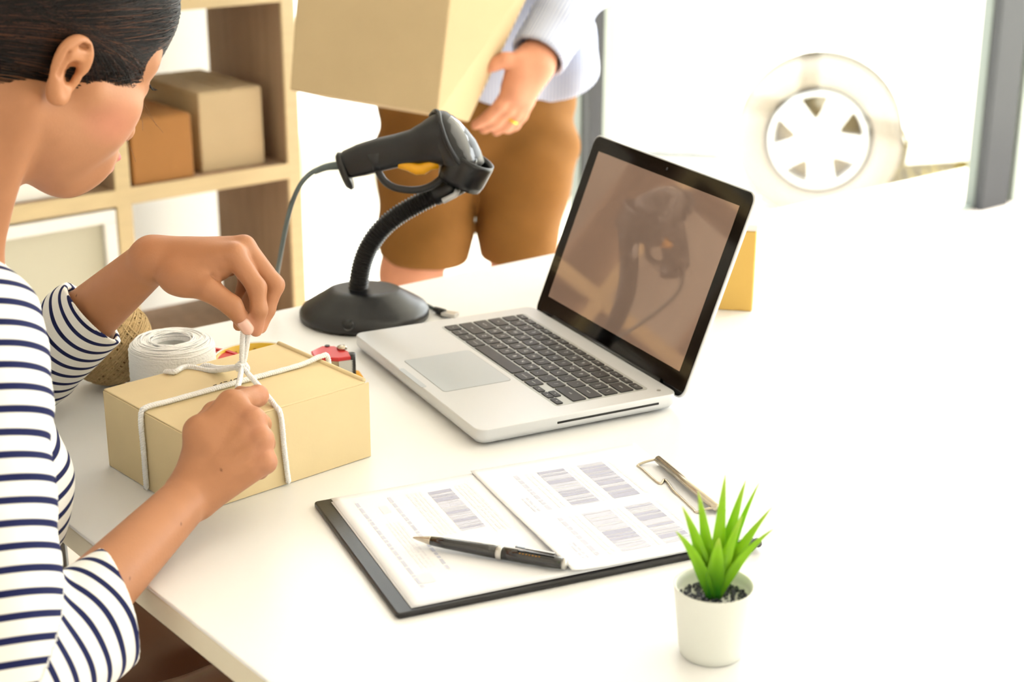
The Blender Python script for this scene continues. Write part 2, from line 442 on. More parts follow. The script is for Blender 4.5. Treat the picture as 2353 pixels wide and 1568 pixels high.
def sdf_obj(name, prims, h, lo, hi, m, parent=None, color=None, stripe=None, smooth=1):
    P, Q = sdf_mesh(prims, h, lo, hi)
    for _ in range(smooth):
        i0 = np.concatenate([Q[:, 0], Q[:, 1], Q[:, 2], Q[:, 3]] * 2); i1 = np.concatenate([Q[:, 1], Q[:, 2], Q[:, 3], Q[:, 0], Q[:, 3], Q[:, 0], Q[:, 1], Q[:, 2]])
        n = np.bincount(i0, minlength=len(P)).astype(float)
        S = np.stack([np.bincount(i0, weights=P[i1, j], minlength=len(P)) for j in range(3)], -1)
        P = .5 * P + .5 * S / np.maximum(n, 1)[:, None]
    me = bpy.data.meshes.new(name)
    me.vertices.add(len(P)); me.vertices.foreach_set('co', P.astype(np.float32).ravel())
    me.loops.add(4 * len(Q)); me.loops.foreach_set('vertex_index', Q.astype(np.int32).ravel())
    me.polygons.add(len(Q)); me.polygons.foreach_set('loop_start', np.arange(len(Q), dtype=np.int32) * 4)
    me.polygons.foreach_set('use_smooth', np.ones(len(Q), bool)); me.update(calc_edges=True); me.validate()
    me.materials.append(M[m])
    if color is not None: set_attr(me, 'Col', color(P))
    if stripe is not None: set_attr(me, 'stripe', stripe(P))
    return link(bpy.data.objects.new(name, me), parent)

# ================================================================== THE ROOM
def struct(name, o): return tag(o, kind='structure')
def slab(name, a0, a1, b0, b1, z0, z1, m, parent=None, bev=0.):
    return hexa(name, [room(a0, b1, z0), room(a1, b1, z0), room(a1, b0, z0), room(a0, b0, z0),
                       room(a0, b1, z1), room(a1, b1, z1), room(a1, b0, z1), room(a0, b0, z1)], m, parent, bev)
CEIL = 1.86
fl = struct('floor', slab('floor', -2.7, 3.6, -.42, 5.2, FLOOR - .1, FLOOR, 'floor'))
slab('added_niche_floor', -2.7, .03, -.66, -.42, FLOOR - .1, FLOOR, 'floor', fl)
struct('path', slab('path', .34, 4.2, -.76, -.42, FLOOR - .16, FLOOR - .01, 'ground'))  # slab added to cover the lower wheel, standing in for the glare
ce = struct('ceiling', slab('ceiling', -2.7, 3.6, -.45, 5.2, CEIL, CEIL + .1, 'ceil'))
slab('added_niche_ceiling', -2.7, .03, -.66, -.45, CEIL, CEIL + .1, 'ceil', ce)  # roof of the added niche, keeps open sky off the wall behind
struct('wall_left', slab('wall_left', -2.8, -2.7, -.95, 5.2, FLOOR - .1, CEIL, 'walll'))
struct('wall_back', slab('wall_back', -2.7, .30, -.66, -.56, FLOOR - .1, CEIL, 'wall'))  # wall set back: the added niche, open at its side, grades the daylight
struct('wall_front', slab('wall_front', -2.8, 3.6, 5.2, 5.3, FLOOR - .1, CEIL, 'wall'))
# glazed back wall: sliding doors in grey aluminium frames, along b = -0.36
GB = -.36
def post(name, a, wd, parent=None):
    o = bpy.data.objects.new(name, None); link(o, parent)
    slab('mullion', a - wd / 2, a + wd / 2, GB - .010, GB + .03, FLOOR, CEIL, 'frame', o, .003)
    slab('front_fin', a - wd / 2 + .004, a - wd / 2 + wd * .42, GB + .03, GB + .062, FLOOR, CEIL, 'framed', o, .002)
    slab('cover_strip', a + wd * .05, a + wd / 2 - .006, GB + .03, GB + .048, FLOOR, CEIL, 'framel', o, .002)
    return o
def pax(px, py=300):     # room coordinate a of a photo column on the glazed plane
    v = _f + ((px - IW / 2) / CF) * _r2 - ((py - IH / 2) / CF) * _u2
    n = -V; p0 = room(0, GB + .03, 0); t = np.dot(p0 - A(0, 0, CH), n) / np.dot(v, n)
    return float(np.dot(A(0, 0, CH) + v * t - R0, U))
aL0, aL1 = pax(1334), pax(1406); aR0, aR1 = pax(2254, 300), pax(2395, 300)
wl = (aL1 - aL0); wr = (aR1 - aR0)
for i, (a0, a1) in enumerate(((.06, aL0), (aL1, aR0), (aR1, 3.56))):
    o = bpy.data.objects.new('window_%d' % (i + 1), None); link(o); tag(o, kind='structure')
    slab('pane', a0 + .01, a1 - .01, GB - .004, GB + .004, FLOOR + .010, CEIL - .08, 'glass', o)
    slab('floor_track', a0, a1, GB - .028, GB + .028, FLOOR, FLOOR + .010, 'framel', o, .003)
    slab('top_rail', a0, a1, GB - .028, GB + .028, CEIL - .08, CEIL, 'frame', o, .003)
for i, (a, wd) in enumerate((((aL0 + aL1) / 2, wl), ((aR0 + aR1) / 2, wr), (.05, .05))):
    o = post('door_frame', a, wd); o.name = 'trim_%d' % (i + 1); tag(o, kind='structure')
# glazed right side, out of frame: posts and panes
RA = 3.6
for i in range(4):
    b0 = -.4 + i * 1.4; o = bpy.data.objects.new('window_%d' % (i + 4), None); link(o); tag(o, kind='structure')
    slab('pane', RA - .004, RA + .004, b0 + .05, b0 + 1.4, FLOOR + .06, CEIL - .06, 'glass', o)
    slab('mullion', RA - .03, RA + .03, b0, b0 + .06, FLOOR, CEIL, 'frame', o, .003)
    slab('bottom_rail', RA - .03, RA + .03, b0 + .06, b0 + 1.4, FLOOR, FLOOR + .06, 'frame', o, .003)
    slab('top_rail', RA - .03, RA + .03, b0 + .06, b0 + 1.4, CEIL - .06, CEIL, 'frame', o, .003)

# ------------------------------------------------------------------ outside: ground, grass, parked car
GZ = -1.12
bm = bmesh.new(); vb(bm, (4, 14, GZ - .05), (70, 40, .1)); struct('ground', bmobj('ground', bm, 'ground'))
WC = at(1880, 323, 6.5)                      # wheel centre
car_x = nrm(A(.978, -.208, 0)); car_y = np.cross(Z, car_x)      # car_y points away from the camera
CO = A(WC[0], WC[1], GZ)
car = thing('car', 'white car parked outside beyond the glass door, silver wheel facing in', 'car', mtx=mtx(CO, car_x, car_y, Z))
# the wheel axis is at local (0, 0, .33); side panel at y = .02
WRAD = WC[2] - GZ
def car_body():
    prof = []                                # side outline x,z (rear wheel at 0, front wheel at -2.95)
    arch = lambda cx: [(cx + .40 * math.cos(a), WRAD + .40 * math.sin(a)) for a in np.linspace(math.radians(-12), math.radians(192), 15)]
    prof += [(.86, .32)] + arch(0.) + arch(-2.95)
    prof += [(-3.77, .30), (-3.83, .62), (-3.71, .86), (-2.8, .98), (-1.9, 1.42), (-.30, 1.46), (.62, 1.06), (.90, .98), (.96, .66)]
    rr = []
    for y, ins in ((.0, .06), (.05, .0), (.40, -.01), (.85, -.012), (1.30, -.01), (1.65, .0), (1.70, .06)):
        c = np.mean(prof, 0); rr.append([(c[0] + (p[0] - c[0]) * (1 - ins * .25), y + (.16 * max(0, p[1] - .98) if y < .85 else -.16 * max(0, p[1] - .98)), p[1]) for p in prof])
    return rings('body', rr, 'car', car, smooth=False)
car_body()
box('sill', (-.92, .03, .275), (1.05, .06, .07), 'plasticgrey', car, .02)
for k, cx in enumerate((0., -2.95)):
    wo = bpy.data.objects.new('wheel', None); link(wo, car); wo.location = (cx, .03, WRAD)
    rx = Matrix.Rotation(math.radians(90), 3, 'X')
    R_t = WRAD; rr = .205
    lathe('tyre', [(rr + .005, -.03), (rr + .03, .045), (R_t - .05, .055), (R_t - .012, .03), (R_t, -.02), (R_t, -.15), (R_t - .02, -.18), (rr, -.18)], 'tyre', wo, 56, rot=rx, closed=True)
    lathe('rim', [(rr, .034), (rr - .012, .038), (rr - .02, .02), (rr - .026, -.02), (rr - .02, -.09), (rr, -.12)], 'rim', wo, 48, rot=rx, closed=True)
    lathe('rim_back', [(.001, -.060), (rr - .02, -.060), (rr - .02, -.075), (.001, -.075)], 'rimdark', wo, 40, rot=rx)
    for s in range(5):
        a = math.radians(90 + 36 + 72 * s + 8)
        bm = bmesh.new()
        pts = [(.03, -.055), (.10, -.050), (rr - .015, -.058), (rr - .015, .058), (.10, .050), (.03, .055)]
        f = []
        for yy in (-.04, -.065):
            f.append([bm.verts.new((q[0] * math.cos(a) - q[1] * math.sin(a), yy - .0, q[0] * math.sin(a) + q[1] * math.cos(a))) for q in pts])
        bm.faces.new(f[0]); bm.faces.new(f[1][::-1])
        for i in range(6): bm.faces.new([f[0][i], f[0][(i + 1) % 6], f[1][(i + 1) % 6], f[1][i]])
        bmobj('spoke', bm, 'rim', wo).location = (0, .02, 0)
    lathe('hub_cap', [(.001, .03), (.03, .028), (.055, .015), (.06, -.05)], 'rim', wo, 24, rot=rx)
# dry grass tufts on the verge beside the wheel
def tuft(cx, cy, n, rad, hmax):
    vt = []; fs = []
    for i in range(n):
        a = random.uniform(0, 6.28); r = rad * math.sqrt(random.random()); x = cx + r * math.cos(a); y = cy + r * math.sin(a)
        hh = random.uniform(.3, 1) * hmax; dx, dy = random.uniform(-.6, .6) * hh, random.uniform(-.6, .6) * hh; w2 = .006
        o = len(vt); vt += [(x - w2, y, GZ), (x + w2, y, GZ), (x + dx * .4 + w2 * .6, y + dy * .4, GZ + hh * .6), (x + dx, y + dy, GZ + hh)]
        fs += [(o, o + 1, o + 2), (o, o + 2, o + 3)]
    return vt, fs
gp = onz(2140, 450, GZ)
vt, fs = multi([tuft(gp[0] + random.uniform(-.15, .9), gp[1] + random.uniform(-.5, .5), 160, .22, .26) for _ in range(16)])
tag(pyobj('dry_grass', vt, fs, 'grass', smooth=False), 'dry yellowish grass on the verge behind the parked car wheel', 'grass', kind='stuff')

# ================================================================== SHELF UNIT (oak cube shelving)
sh = thing('shelf_unit', 'light oak open cube shelving unit standing against the back wall', 'shelf', mtx=mtx(room(0, 0, FLOOR), U, -V, Z))
PT = .031; PWD = .381; PH = .36; SD = .318
ZM = -.125 - FLOOR                         # middle board height (top of board) above floor in local z
def sbox(name, x0, x1, y0, y1, z0, z1, m, par=sh, bev=.0015): return box(name, ((x0 + x1) / 2, (y0 + y1) / 2, (z0 + z1) / 2), (x1 - x0, y1 - y0, z1 - z0), m, par, bev)
levels = [ZM + PH * k for k in (-1, 0, 1, 2, 3)]
ztop = levels[-1]
for k in range(5):
    x1 = PT / 2 - PWD * k
    sbox('upright', x1 - PT, x1, 0.004, SD, 0, ztop, 'oakd'); 
    sbox('edge_strip', x1 - PT - .0005, x1 + .0005, -.001, .006, 0, ztop, 'oak')
for zz in [.06] + levels:
    for k in range(4):
        xr = PT / 2 - PWD * k - PT; xl = xr - (PWD - PT)
        sbox('board', xl, xr, .004, SD, zz - PT, zz, 'oakd')
        sbox('edge_strip', xl - .0005, xr + .0005, -.001, .006, zz - PT - .0005, zz + .0005, 'oak')
# things on the shelf
def shelf_box(name, label, cat, x0, x1, y0, y1, z0, h, m, group=None):
    t = thing(name, label, cat, mtx=mtx(room(0, 0, FLOOR) + ((x0 + x1) / 2) * U - ((y0 + y1) / 2) * V + (z0 + .0006) * Z, U, -V, Z), group=group)
    wx, wy = x1 - x0, y1 - y0
    box('carton', (0, 0, h / 2), (wx, wy, h), m, t, .003)
    for s in (-1, 1): box('top_flap', (s * wx / 4, 0, h + .0012), (wx / 2 - .003, wy - .004, .003), m, t, .001)
    return t
shelf_box('cardboard_box', 'tan cardboard box on the oak shelf, the taller of two', 'box', -.195, -.052, .03, .29, ZM, .158, 'cardb', 'cardboard boxes on the shelf')
shelf_box('cardboard_box', 'small brown cardboard box on the oak shelf beside the taller tan one', 'box', -.352, -.222, .012, .22, ZM, .125, 'cardd', 'cardboard boxes on the shelf')
shelf_box('white_box', 'small white box on the oak shelf below the woman\'s chin', 'box', -.615, -.485, .02, .16, ZM, .075, 'whitecard')
# framed white drawer insert in the lower left cell
di = thing('storage_drawer', 'white framed storage drawer with pale grey front in the lower shelf cell', 'drawer', mtx=mtx(room(0, 0, FLOOR) + (-.571) * U + (levels[0] + .001) * Z, U, -V, Z))
DW, DH = PWD - PT - .008, PH - PT - .006
box('front_panel', (0, .016, DH / 2), (DW - .05, .008, DH - .05), mat('drawer_grey', (198, 194, 172), .6), di, .001)
box('body', (0, .15, DH / 2), (DW - .004, .25, DH - .004), 'whitecard', di, .002)
for (x, z, a, b) in ((0, DH - .0125, DW, .025), (0, .0125, DW, .025)): box('frame_rail', (x, .008, z), (a, .018, b), 'whitecard', di, .002)
for s in (-1, 1): box('frame_rail', (s * (DW / 2 - .0125), .008, DH / 2), (.025, .018, DH - .05), 'whitecard', di, .002)

# ================================================================== TABLE
def lx(p, d, q, e):
    Mx = np.array([[d[0], -e[0]], [d[1], -e[1]]]); s = np.linalg.solve(Mx, (q - p)[:2]); return p + d * s[0]
pA, pB = onz(140, 1190), onz(620, 1568); pF0, pF1 = onz(430, 757), onz(1270, 583); pR0, pR1 = onz(2216, 636), onz(2353, 672)
dA = nrm(pB - pA); dF = nrm(pF1 - pF0); dR = nrm(pR1 - pR0)
FLc = lx(pA, dA, pF0, dF); FRc = lx(pR0, dR, pF0, dF); NLc = FLc + dA * 1.36; NRc = lx(FRc, dR, NLc, dF)
tb = thing('table', 'large white laminate work table with cream edges', 'table', (float(FLc[0]), float(FLc[1]), FLOOR))
def tl(p, z): return (p[0] - FLc[0], p[1] - FLc[1], z - FLOOR)
TT = .026
hexa('tabletop', [tl(p, -.0035) for p in (FLc, NLc, NRc, FRc)] + [tl(p, 0) for p in (FLc, NLc, NRc, FRc)], 'table', tb, .0012)
ctr = (FLc + NLc + NRc + FRc) / 4
def insd(p, d): return p + nrm(ctr - p) * d
hexa('edge_band', [tl(insd(p, .0008), -TT) for p in (FLc, NLc, NRc, FRc)] + [tl(insd(p, .0004), -.0035) for p in (FLc, NLc, NRc, FRc)], 'tableedge', tb, .001)
for p in (FLc, NLc, NRc, FRc):
    q = insd(p, .14); c = tl(q, 0)
    box('leg', (c[0], c[1], (-TT - FLOOR) / 2), (.05, .05, -TT - FLOOR), 'grey', tb, .004, rot=Matrix.Rotation(math.atan2(U[1], U[0]), 3, 'Z'))
for p, q in ((FLc, FRc), (NLc, NRc)):
    a, b = insd(p, .17), insd(q, .17); c = (a + b) / 2; L_ = np.linalg.norm(b - a)
    box('crossbar', tl(c, -TT - .03), (L_, .025, .05), 'grey', tb, .003, rot=Matrix.Rotation(math.atan2((b - a)[1], (b - a)[0]), 3, 'Z'))

# ================================================================== LAPTOP
LY = -1.099; lxv = A(math.cos(LY), math.sin(LY), 0); lyv = A(-math.sin(LY), math.cos(LY), 0)
lap = thing('laptop', 'open silver laptop with black keys and a dark glossy brown screen', 'laptop', mtx=mtx(A(-.1802, 1.6967, 0), lxv, lyv, Z))
LW, LD, LT = .325, .2285, .019
base_pts = rrect(LW, LD, .011, 6, LW / 2, LD / 2)
def inset_rr(d): return rrect(LW - 2 * d, LD - 2 * d, max(.003, .011 - d * .5), 6, LW / 2, LD / 2)
rr = [[(*p, .0022) for p in inset_rr(.010)], [(*p, .0035) for p in inset_rr(.0035)], [(*p, .0075) for p in inset_rr(.0006)], [(*p, .010) for p in inset_rr(0)],
      [(*p, LT - .0012) for p in inset_rr(0)], [(*p, LT - .0003) for p in inset_rr(.0004)], [(*p, LT) for p in inset_rr(.0013)]]
rings('base', rr, 'alu', lap, smooth=True)
for x in (.03, LW - .03):
    for y in (.03, LD - .03): lathe('foot', [(.001, 0), (.007, 0), (.0075, .0008), (.0075, .0036)], 'rubber', lap, 20, c=(x, y, 0))
# finger scoop at the front edge, trackpad, disc slot
prism('finger_scoop', rrect(.062, .006, .002, 4, LW / 2, .0024), LT - .0005, LT + .00015, 'pad', lap)
prism('trackpad', rrect(.105, .077, .004, 5, LW / 2, .0535), LT - .0004, LT + .0003, 'pad', lap)
prism('trackpad_gap', rrect(.1062, .0782, .0045, 5, LW / 2, .0535), LT - .0004, LT + .00012, mat('gap_grey', (150, 154, 156), .5), lap)
bm = bmesh.new(); vb(bm, (LW - .0002, .146, .0118), (.0012, .118, .0026), None, .0006); bmobj('disc_slot', bm, 'rubber', lap)
lathe('power_light', [(.0005, 0), (.0022, 0), (.0022, .0002)], 'grey', lap, 16, c=(LW - .016, LD - .014, LT + .0001))
# keyboard
KX0, KY0, UK, RP = .0265, .101, .2750 / 14.5, .0186
well = rrect(.2785, .1085, .004, 4, LW / 2, KY0 + .0517)
prism('keyboard_well', well, LT - .0003, LT + .00025, mat('well_alu', (188, 190, 188), .4, .5), lap)
rows = [
    [('esc', 1.0357)] + [(s, 1.0357) for s in 'F1 F2 F3 F4 F5 F6 F7 F8 F9 F10 F11 F12'.split()] + [('O', 1.0357)],
    [(s, 1) for s in '` 1 2 3 4 5 6 7 8 9 0 - ='.split()] + [('delete', 1.5)],
    [('tab', 1.5)] + [(s, 1) for s in 'Q W E R T Y U I O P [ ] \\'.split()],
    [('caps lock', 1.75)] + [(s, 1) for s in "A S D F G H J K L ; '".split()] + [('return', 1.75)],
    [('shift', 2.25)] + [(s, 1) for s in 'Z X C V B N M , . /'.split()] + [('shift', 2.25)],
    [('fn', 1), ('control', 1), ('option', 1), ('command', 1.25), ('', 5), ('command', 1.25), ('option', 1), ('<', 1), ('^v', 1), ('>', 1)],
]
keycache = {}; legcache = {}
def key_mesh(wd, dp):
    k = (round(wd, 5), round(dp, 5))
    if k not in keycache:
        o = prism('key', rrect(wd, dp, .0013, 2), 0, .0011, 'key', None, .0003); keycache[k] = o.data; bpy.data.objects.remove(o)
    return keycache[k]
def add_key(x, y, wd, dp, leg, sz):
    o = bpy.data.objects.new('key', key_mesh(wd, dp)); link(o, lap); o.location = (x, y, LT + .0002)
    if leg:
        if (leg, sz) not in legcache:
            me = text_mesh(leg, sz); me.materials.append(M['legend']); legcache[(leg, sz)] = me
        t = bpy.data.objects.new('legend', legcache[(leg, sz)]); link(t, o); t.location = (0, 0, .00118)
for r, row in enumerate(rows):
    x = KX0; y = KY0 + (5 - r) * RP; dp = RP - .003
    if r == 0: y = KY0 + 5 * RP; dp = .0083
    for (leg, uw) in row:
        wd = uw * UK - .003; cx = x + wd / 2; cy = y + dp / 2
        if leg == '^v':
            add_key(cx, y + dp * .24, wd, dp / 2 - .0004, 'v', .004); add_key(cx, y + dp * .76, wd, dp / 2 - .0004, '^', .004)
        elif leg and leg in '<>' and r == 5: add_key(cx, y + dp * .24, wd, dp / 2 - .0004, leg, .004)
        elif len(leg) > 1: add_key(cx, cy, wd, dp, leg, .0028 if r else .0032)
        else: add_key(cx, cy, wd, dp, leg, .0062 if r else .004)
        x += uw * UK
# lid
LA = 1.2046; lid = bpy.data.objects.new('lid', None); link(lid, lap)
lid.matrix_local = Matrix.Translation((0, .2324, .0104)) @ Matrix.Rotation(LA, 4, 'X')
LHh = .2245
# lid local: x along width, y up the lid, z normal (towards viewer of the screen is +z after rotation check)
rr = [[(*p, -.0062) for p in rrect(LW - .012, LHh - .012, .006, 6, LW / 2, LHh / 2)], [(*p, -.0050) for p in rrect(LW - .003, LHh - .003, .010, 6, LW / 2, LHh / 2)],
      [(*p, -.0025) for p in rrect(LW, LHh, .011, 6, LW / 2, LHh / 2)], [(*p, -.0004) for p in rrect(LW, LHh, .011, 6, LW / 2, LHh / 2)], [(*p, 0) for p in rrect(LW - .001, LHh - .001, .011, 6, LW / 2, LHh / 2)]]
rings('lid_shell', rr, 'alu', lid, smooth=True)
prism('bezel', rrect(LW - .003, LHh - .003, .0105, 6, LW / 2, LHh / 2), -.0002, .0006, 'bezel', lid, .0002)
prism('screen', [(LW / 2 - .1435, .0255), (LW / 2 + .1435, .0255), (LW / 2 + .1435, .2065), (LW / 2 - .1435, .2065)], .0002, .00075, 'screen', lid)
lathe('webcam', [(.0003, .0), (.0018, .0), (.0018, .0002)], 'lens', lid, 16, c=(LW / 2, .2155, .0006))
tube('hinge_bar', [(.045, .0030, .0005), (LW - .045, .0030, .0005)], .0058, 'black', lid, 16)

# ================================================================== SCANNER STAND + SCANNER
SY = 1.80
sb = onz(838, 728, 0.)
st = thing('scanner_stand', 'black gooseneck scanner stand with heavy oval base on the table', 'stand', (float(sb[0]), float(sb[1]), 0))
SBv = A(sb[0], sb[1], 0)
def oval(rx, ry, z, n=44, ox=0., oy=0., egg=.0):
    return [(ox + rx * math.cos(a) * (1 + egg * math.cos(a)), oy + ry * math.sin(a), z) for a in np.linspace(0, 2 * math.pi, n, endpoint=False)]
bx, by = .078, .078
rings('base', [oval(bx * .93, by * .93, .0), oval(bx, by, .003), oval(bx, by, .009), oval(bx * .965, by * .96, .0135), oval(bx * .84, by * .82, .020), oval(bx * .66, by * .60, .029), oval(bx * .56, by * .48, .0345),
               oval(bx * .50, by * .40, .0365), oval(bx * .44, by * .34, .0368)], 'dark', st)
hc = onz(797, 741, .0275) - SBv
hn_ = nrm(A(-.18, -.62, .75))
cut = tube('cutter', [hc - hn_ * .008, hc + hn_ * .02], .0060, 'rubber', st, 24)
bo = st.children[0]; bpy.context.view_layer.update()
md = bo.modifiers.new('hole', 'BOOLEAN'); md.operation = 'DIFFERENCE'; md.object = cut; md.solver = 'EXACT'
me_ = bpy.data.meshes.new_from_object(bo.evaluated_get(bpy.context.evaluated_depsgraph_get())); bo.modifiers.clear(); bo.data = me_; bpy.data.objects.remove(cut)
tube('hole_shade_plug', [hc - hn_ * .0090, hc - hn_ * .0025], .0061, 'rubber', st, 18)  # black plug near the surface gives the drilled hole its shade
neck_px = [(822, 700), (823, 660), (828, 615), (845, 568), (876, 524), (920, 490), (968, 464), (1010, 444), (1036, 430)]
npath = smooth_path([at(x, y, SY + .012 + .0 * i) - SBv for i, (x, y) in enumerate(neck_px)], 26)
seg = np.linalg.norm(np.diff(npath, axis=0), axis=1); s = np.r_[0, np.cumsum(seg)]
ss = np.linspace(0, s[-1], 800); npath = np.stack([np.interp(ss, s, npath[:, i]) for i in range(3)], -1)
for _ in range(6):
    kk_ = 45; pad = np.vstack([2 * npath[:1] - npath[kk_:0:-1], npath, 2 * npath[-1:] - npath[-2:-kk_ - 2:-1]]); npath = np.stack([np.convolve(pad[:, i], np.ones(2 * kk_ + 1) / (2 * kk_ + 1), 'valid') for i in range(3)], -1)
nrad = .0112 + .0010 * np.sin(ss / .0040 * 2 * math.pi)
tube('gooseneck', npath, nrad, 'rubber', st, 20)
# holder cup at the neck end
nd = nrm(npath[-1] - npath[-20]); NE = npath[-1]
tube('neck_sleeve', [NE - nd * .022, NE - nd * .004, NE + nd * .012], [.0125, .0135, .0135], 'dark', st, 20)
tube('bright_clip', [at(1018, 462, SY - .004) - SBv, at(1046, 448, SY - .006) - SBv, at(1052, 436, SY - .006) - SBv], .0035, 'alu', st, 10)
# cup: open band around the scanner head (axis of the head runs along hd)
HC = at(1072, 385, SY)                                             # cup centre
hd = nrm(at(1100, 345, SY) - at(1060, 425, SY))                    # upward along the head axis
side_n = nrm(A(.05, -1, .10)); side_n = nrm(side_n - hd * np.dot(side_n, hd)); hx = np.cross(side_n, hd)   # hx: to the image right-up
if hx[0] < 0: hx = -hx
hh_ = nrm(hx)
def cupring(rx, ry, t, c=HC):
    ax = nrm(A(.93, 0, .36)); ay = nrm(np.cross(ax, side_n)); 
    return [c + hx * rx * math.cos(a) + side_n * ry * math.sin(a) + hd * t for a in np.linspace(0, 2 * math.pi, 36, endpoint=False)]
cr = []
for (rx, ry, t) in ((.0215, .0285, -.019), (.0265, .0325, -.020), (.0285, .0345, -.012), (.029, .035, .010), (.0285, .0345, .0145), (.0265, .0325, .0145), (.0258, .0318, .008), (.0245, .031, -.012)):
    cr.append([p - SBv for p in cupring(rx, ry, t)])
rings('holder_cup', cr, 'dark', st, closed=True)
cf = [p - SBv for p in cupring(.0225, .029, -.018)]
rings('cup_floor', [cf, [p - SBv for p in cupring(.0225, .029, -.0155)]], 'dark', st)

scn = thing('barcode_scanner', 'dark grey handheld barcode scanner with yellow trigger held in the stand', 'scanner', tuple(map(float, at(930, 340, SY))))
SO = A(*scn.location)
def sp_(px, py, d=0.): return at(px, py, SY + d) - SO
# handle + head as one lofted body: stations (centre px, half height along local normal, half width)
stn = [((787, 385), .0125, .011), ((800, 378), .0165, .0135), ((830, 368), .0185, .0150), ((870, 356), .0192, .0158), ((915, 346), .0192, .0160), ((952, 338), .0205, .0165), ((985, 330), .0255, .0190), ((1008, 326), .0305, .0240), ((1024, 324), .0345, .0285), ((1034, 324), .0355, .0305)]
rr = []
for i, ((x, y), hh, hw) in enumerate(stn):
    a = sp_(*stn[max(0, i - 1)][0]); b = sp_(*stn[min(len(stn) - 1, i + 1)][0]); T = nrm(b - a)
    if i >= 6: T = nrm(T * (1 - (i - 5) * .18) + nrm(sp_(1070, 372) - sp_(1034, 300) ) * 0 + T * (i - 5) * .18)
    Wd = A(0, -1, 0); Wd = nrm(Wd - T * np.dot(Wd, T)); Hn = np.cross(Wd, T); Hn = Hn if Hn[2] > 0 else -Hn
    lean = [0, 0, 0, 0, 0, .02, .10, .2, .28, .34][i]
    Hd = nrm(Hn - T * lean)
    c = sp_(x, y)
    rr.append([c + Hd * hh * np.sign(math.sin(t)) * abs(math.sin(t)) ** .8 + Wd * hw * np.sign(math.cos(t)) * abs(math.cos(t)) ** .8 for t in np.linspace(0, 2 * math.pi, 32, endpoint=False)])
rings('handle', rr, 'dark', scn)
# head: loft along the head axis from crown (px 1005,262) down into the cup (px 1080,395)
hst = [((1000, 262), .008, .010), ((1003, 270), .0135, .018), ((1014, 292), .0195, .0262), ((1030, 320), .0245, .0300), ((1048, 348), .0262, .0312), ((1062, 372), .0252, .0305), ((1074, 392), .0225, .0275)]
rr = []
for i, ((x, y), hh, hw) in enumerate(hst):
    T = nrm(sp_(1074, 392) - sp_(1000, 262)); Wd = A(0, -1, 0); Wd = nrm(Wd - T * np.dot(Wd, T)); Hn = np.cross(Wd, T); Hn = Hn if Hn[0] > 0 else -Hn
    c = sp_(x, y)
    rr.append([c + Hn * (hh * (1.0 if math.sin(t) > 0 else .8)) * math.sin(t) + Wd * hw * math.cos(t) for t in np.linspace(0, 2 * math.pi, 32, endpoint=False)])
rings('head', rr, 'dark', scn)
# pale domed cap over the head front (upper right), with a dark seam
rr = []; hst2 = [((1017, 268), .004, .008), ((1022, 275), .0105, .0180), ((1033, 296), .0150, .0250), ((1049, 322), .0170, .0285), ((1064, 346), .0172, .0292), ((1076, 368), .0160, .0285), ((1086, 386), .0130, .0262)]
for i, ((x, y), hh, hw) in enumerate(hst2):
    c = sp_(x, y)
    rr.append([c + Hn * hh * math.sin(t) * (1 if math.sin(t) > 0 else .6) + Wd * hw * math.cos(t) for t in np.linspace(0, 2 * math.pi, 32, endpoint=False)])
rings('head_cap', rr, 'lens', scn)
# crown rim
tube('crown_rim', [sp_(990, 266, .012), sp_(998, 257, .004), sp_(1003, 256, -.006), sp_(1008, 262, -.014), sp_(1012, 285, -.027), sp_(1028, 330, -.0325), sp_(1050, 368, -.031), sp_(1066, 386, -.027)], .0028, 'dark', scn, 10, sp=8)
# trigger (wavy yellow) and guard loop
tube('trigger', [sp_(916, 377, -.008), sp_(938, 381, -.008), sp_(958, 388, -.008), sp_(972, 387, -.008), sp_(988, 378, -.008), sp_(1008, 379, -.008)], [.005, .0065, .0075, .0075, .0068, .0045], 'yellow', scn, 12)
tube('trigger_guard', [sp_(862, 372, -.006), sp_(870, 396, -.006), sp_(885, 418, -.006), (sp_(910, 432, -.006)), sp_(950, 437, -.006), sp_(985, 430, -.006), sp_(1012, 412, -.006), sp_(1022, 396, -.006)], .0044, 'dark', scn, 12, sp=8)
tube('guard_root', [sp_(1012, 392, -.004), sp_(1035, 400, -.004)], [.010, .012], 'dark', scn, 14)
tube('guard_post', [sp_(858, 352, -.012), sp_(866, 388, -.010)], [.0075, .0055], 'dark', scn, 12)
# end boot
rr = []
for k, (dx, sc) in enumerate(((-10, .35), (-7, .85), (0, 1.), (7, .95), (10, .5))):
    c = sp_(789 + dx, 386 + dx * -.2)
    T = nrm(sp_(830, 368) - sp_(787, 385)); Wd = A(0, -1, 0); Wd = nrm(Wd - T * np.dot(Wd, T)); Hn2 = nrm(np.cross(Wd, T)); Hn2 = Hn2 if Hn2[2] > 0 else -Hn2
    Hn2 = nrm(Hn2 + T * .05)
    c = c - Hn2 * .004
    rr.append([c + Hn2 * .0235 * sc * math.sin(t) * (1.0 if math.sin(t) > 0 else 1.0) + Wd * .017 * sc * math.cos(t) for t in np.linspace(0, 2 * math.pi, 28, endpoint=False)])
rings('end_boot', rr, 'black', scn)
cpts = [sp_(780, 380), sp_(745, 385), sp_(715, 398), sp_(690, 425), sp_(670, 470, .01), sp_(655, 530, .03), sp_(642, 600, .06), sp_(630, 670, .12), sp_(622, 730, .16), sp_(618, 800, .18), sp_(600, 990, .20)]
tube('cable', cpts, .0029, 'cable', scn, 10, sp=10)
tube('strain_relief', [sp_(782, 380), sp_(750, 384), sp_(722, 395)], [.0052, .0042, .0034], 'cable', scn, 12, sp=6)

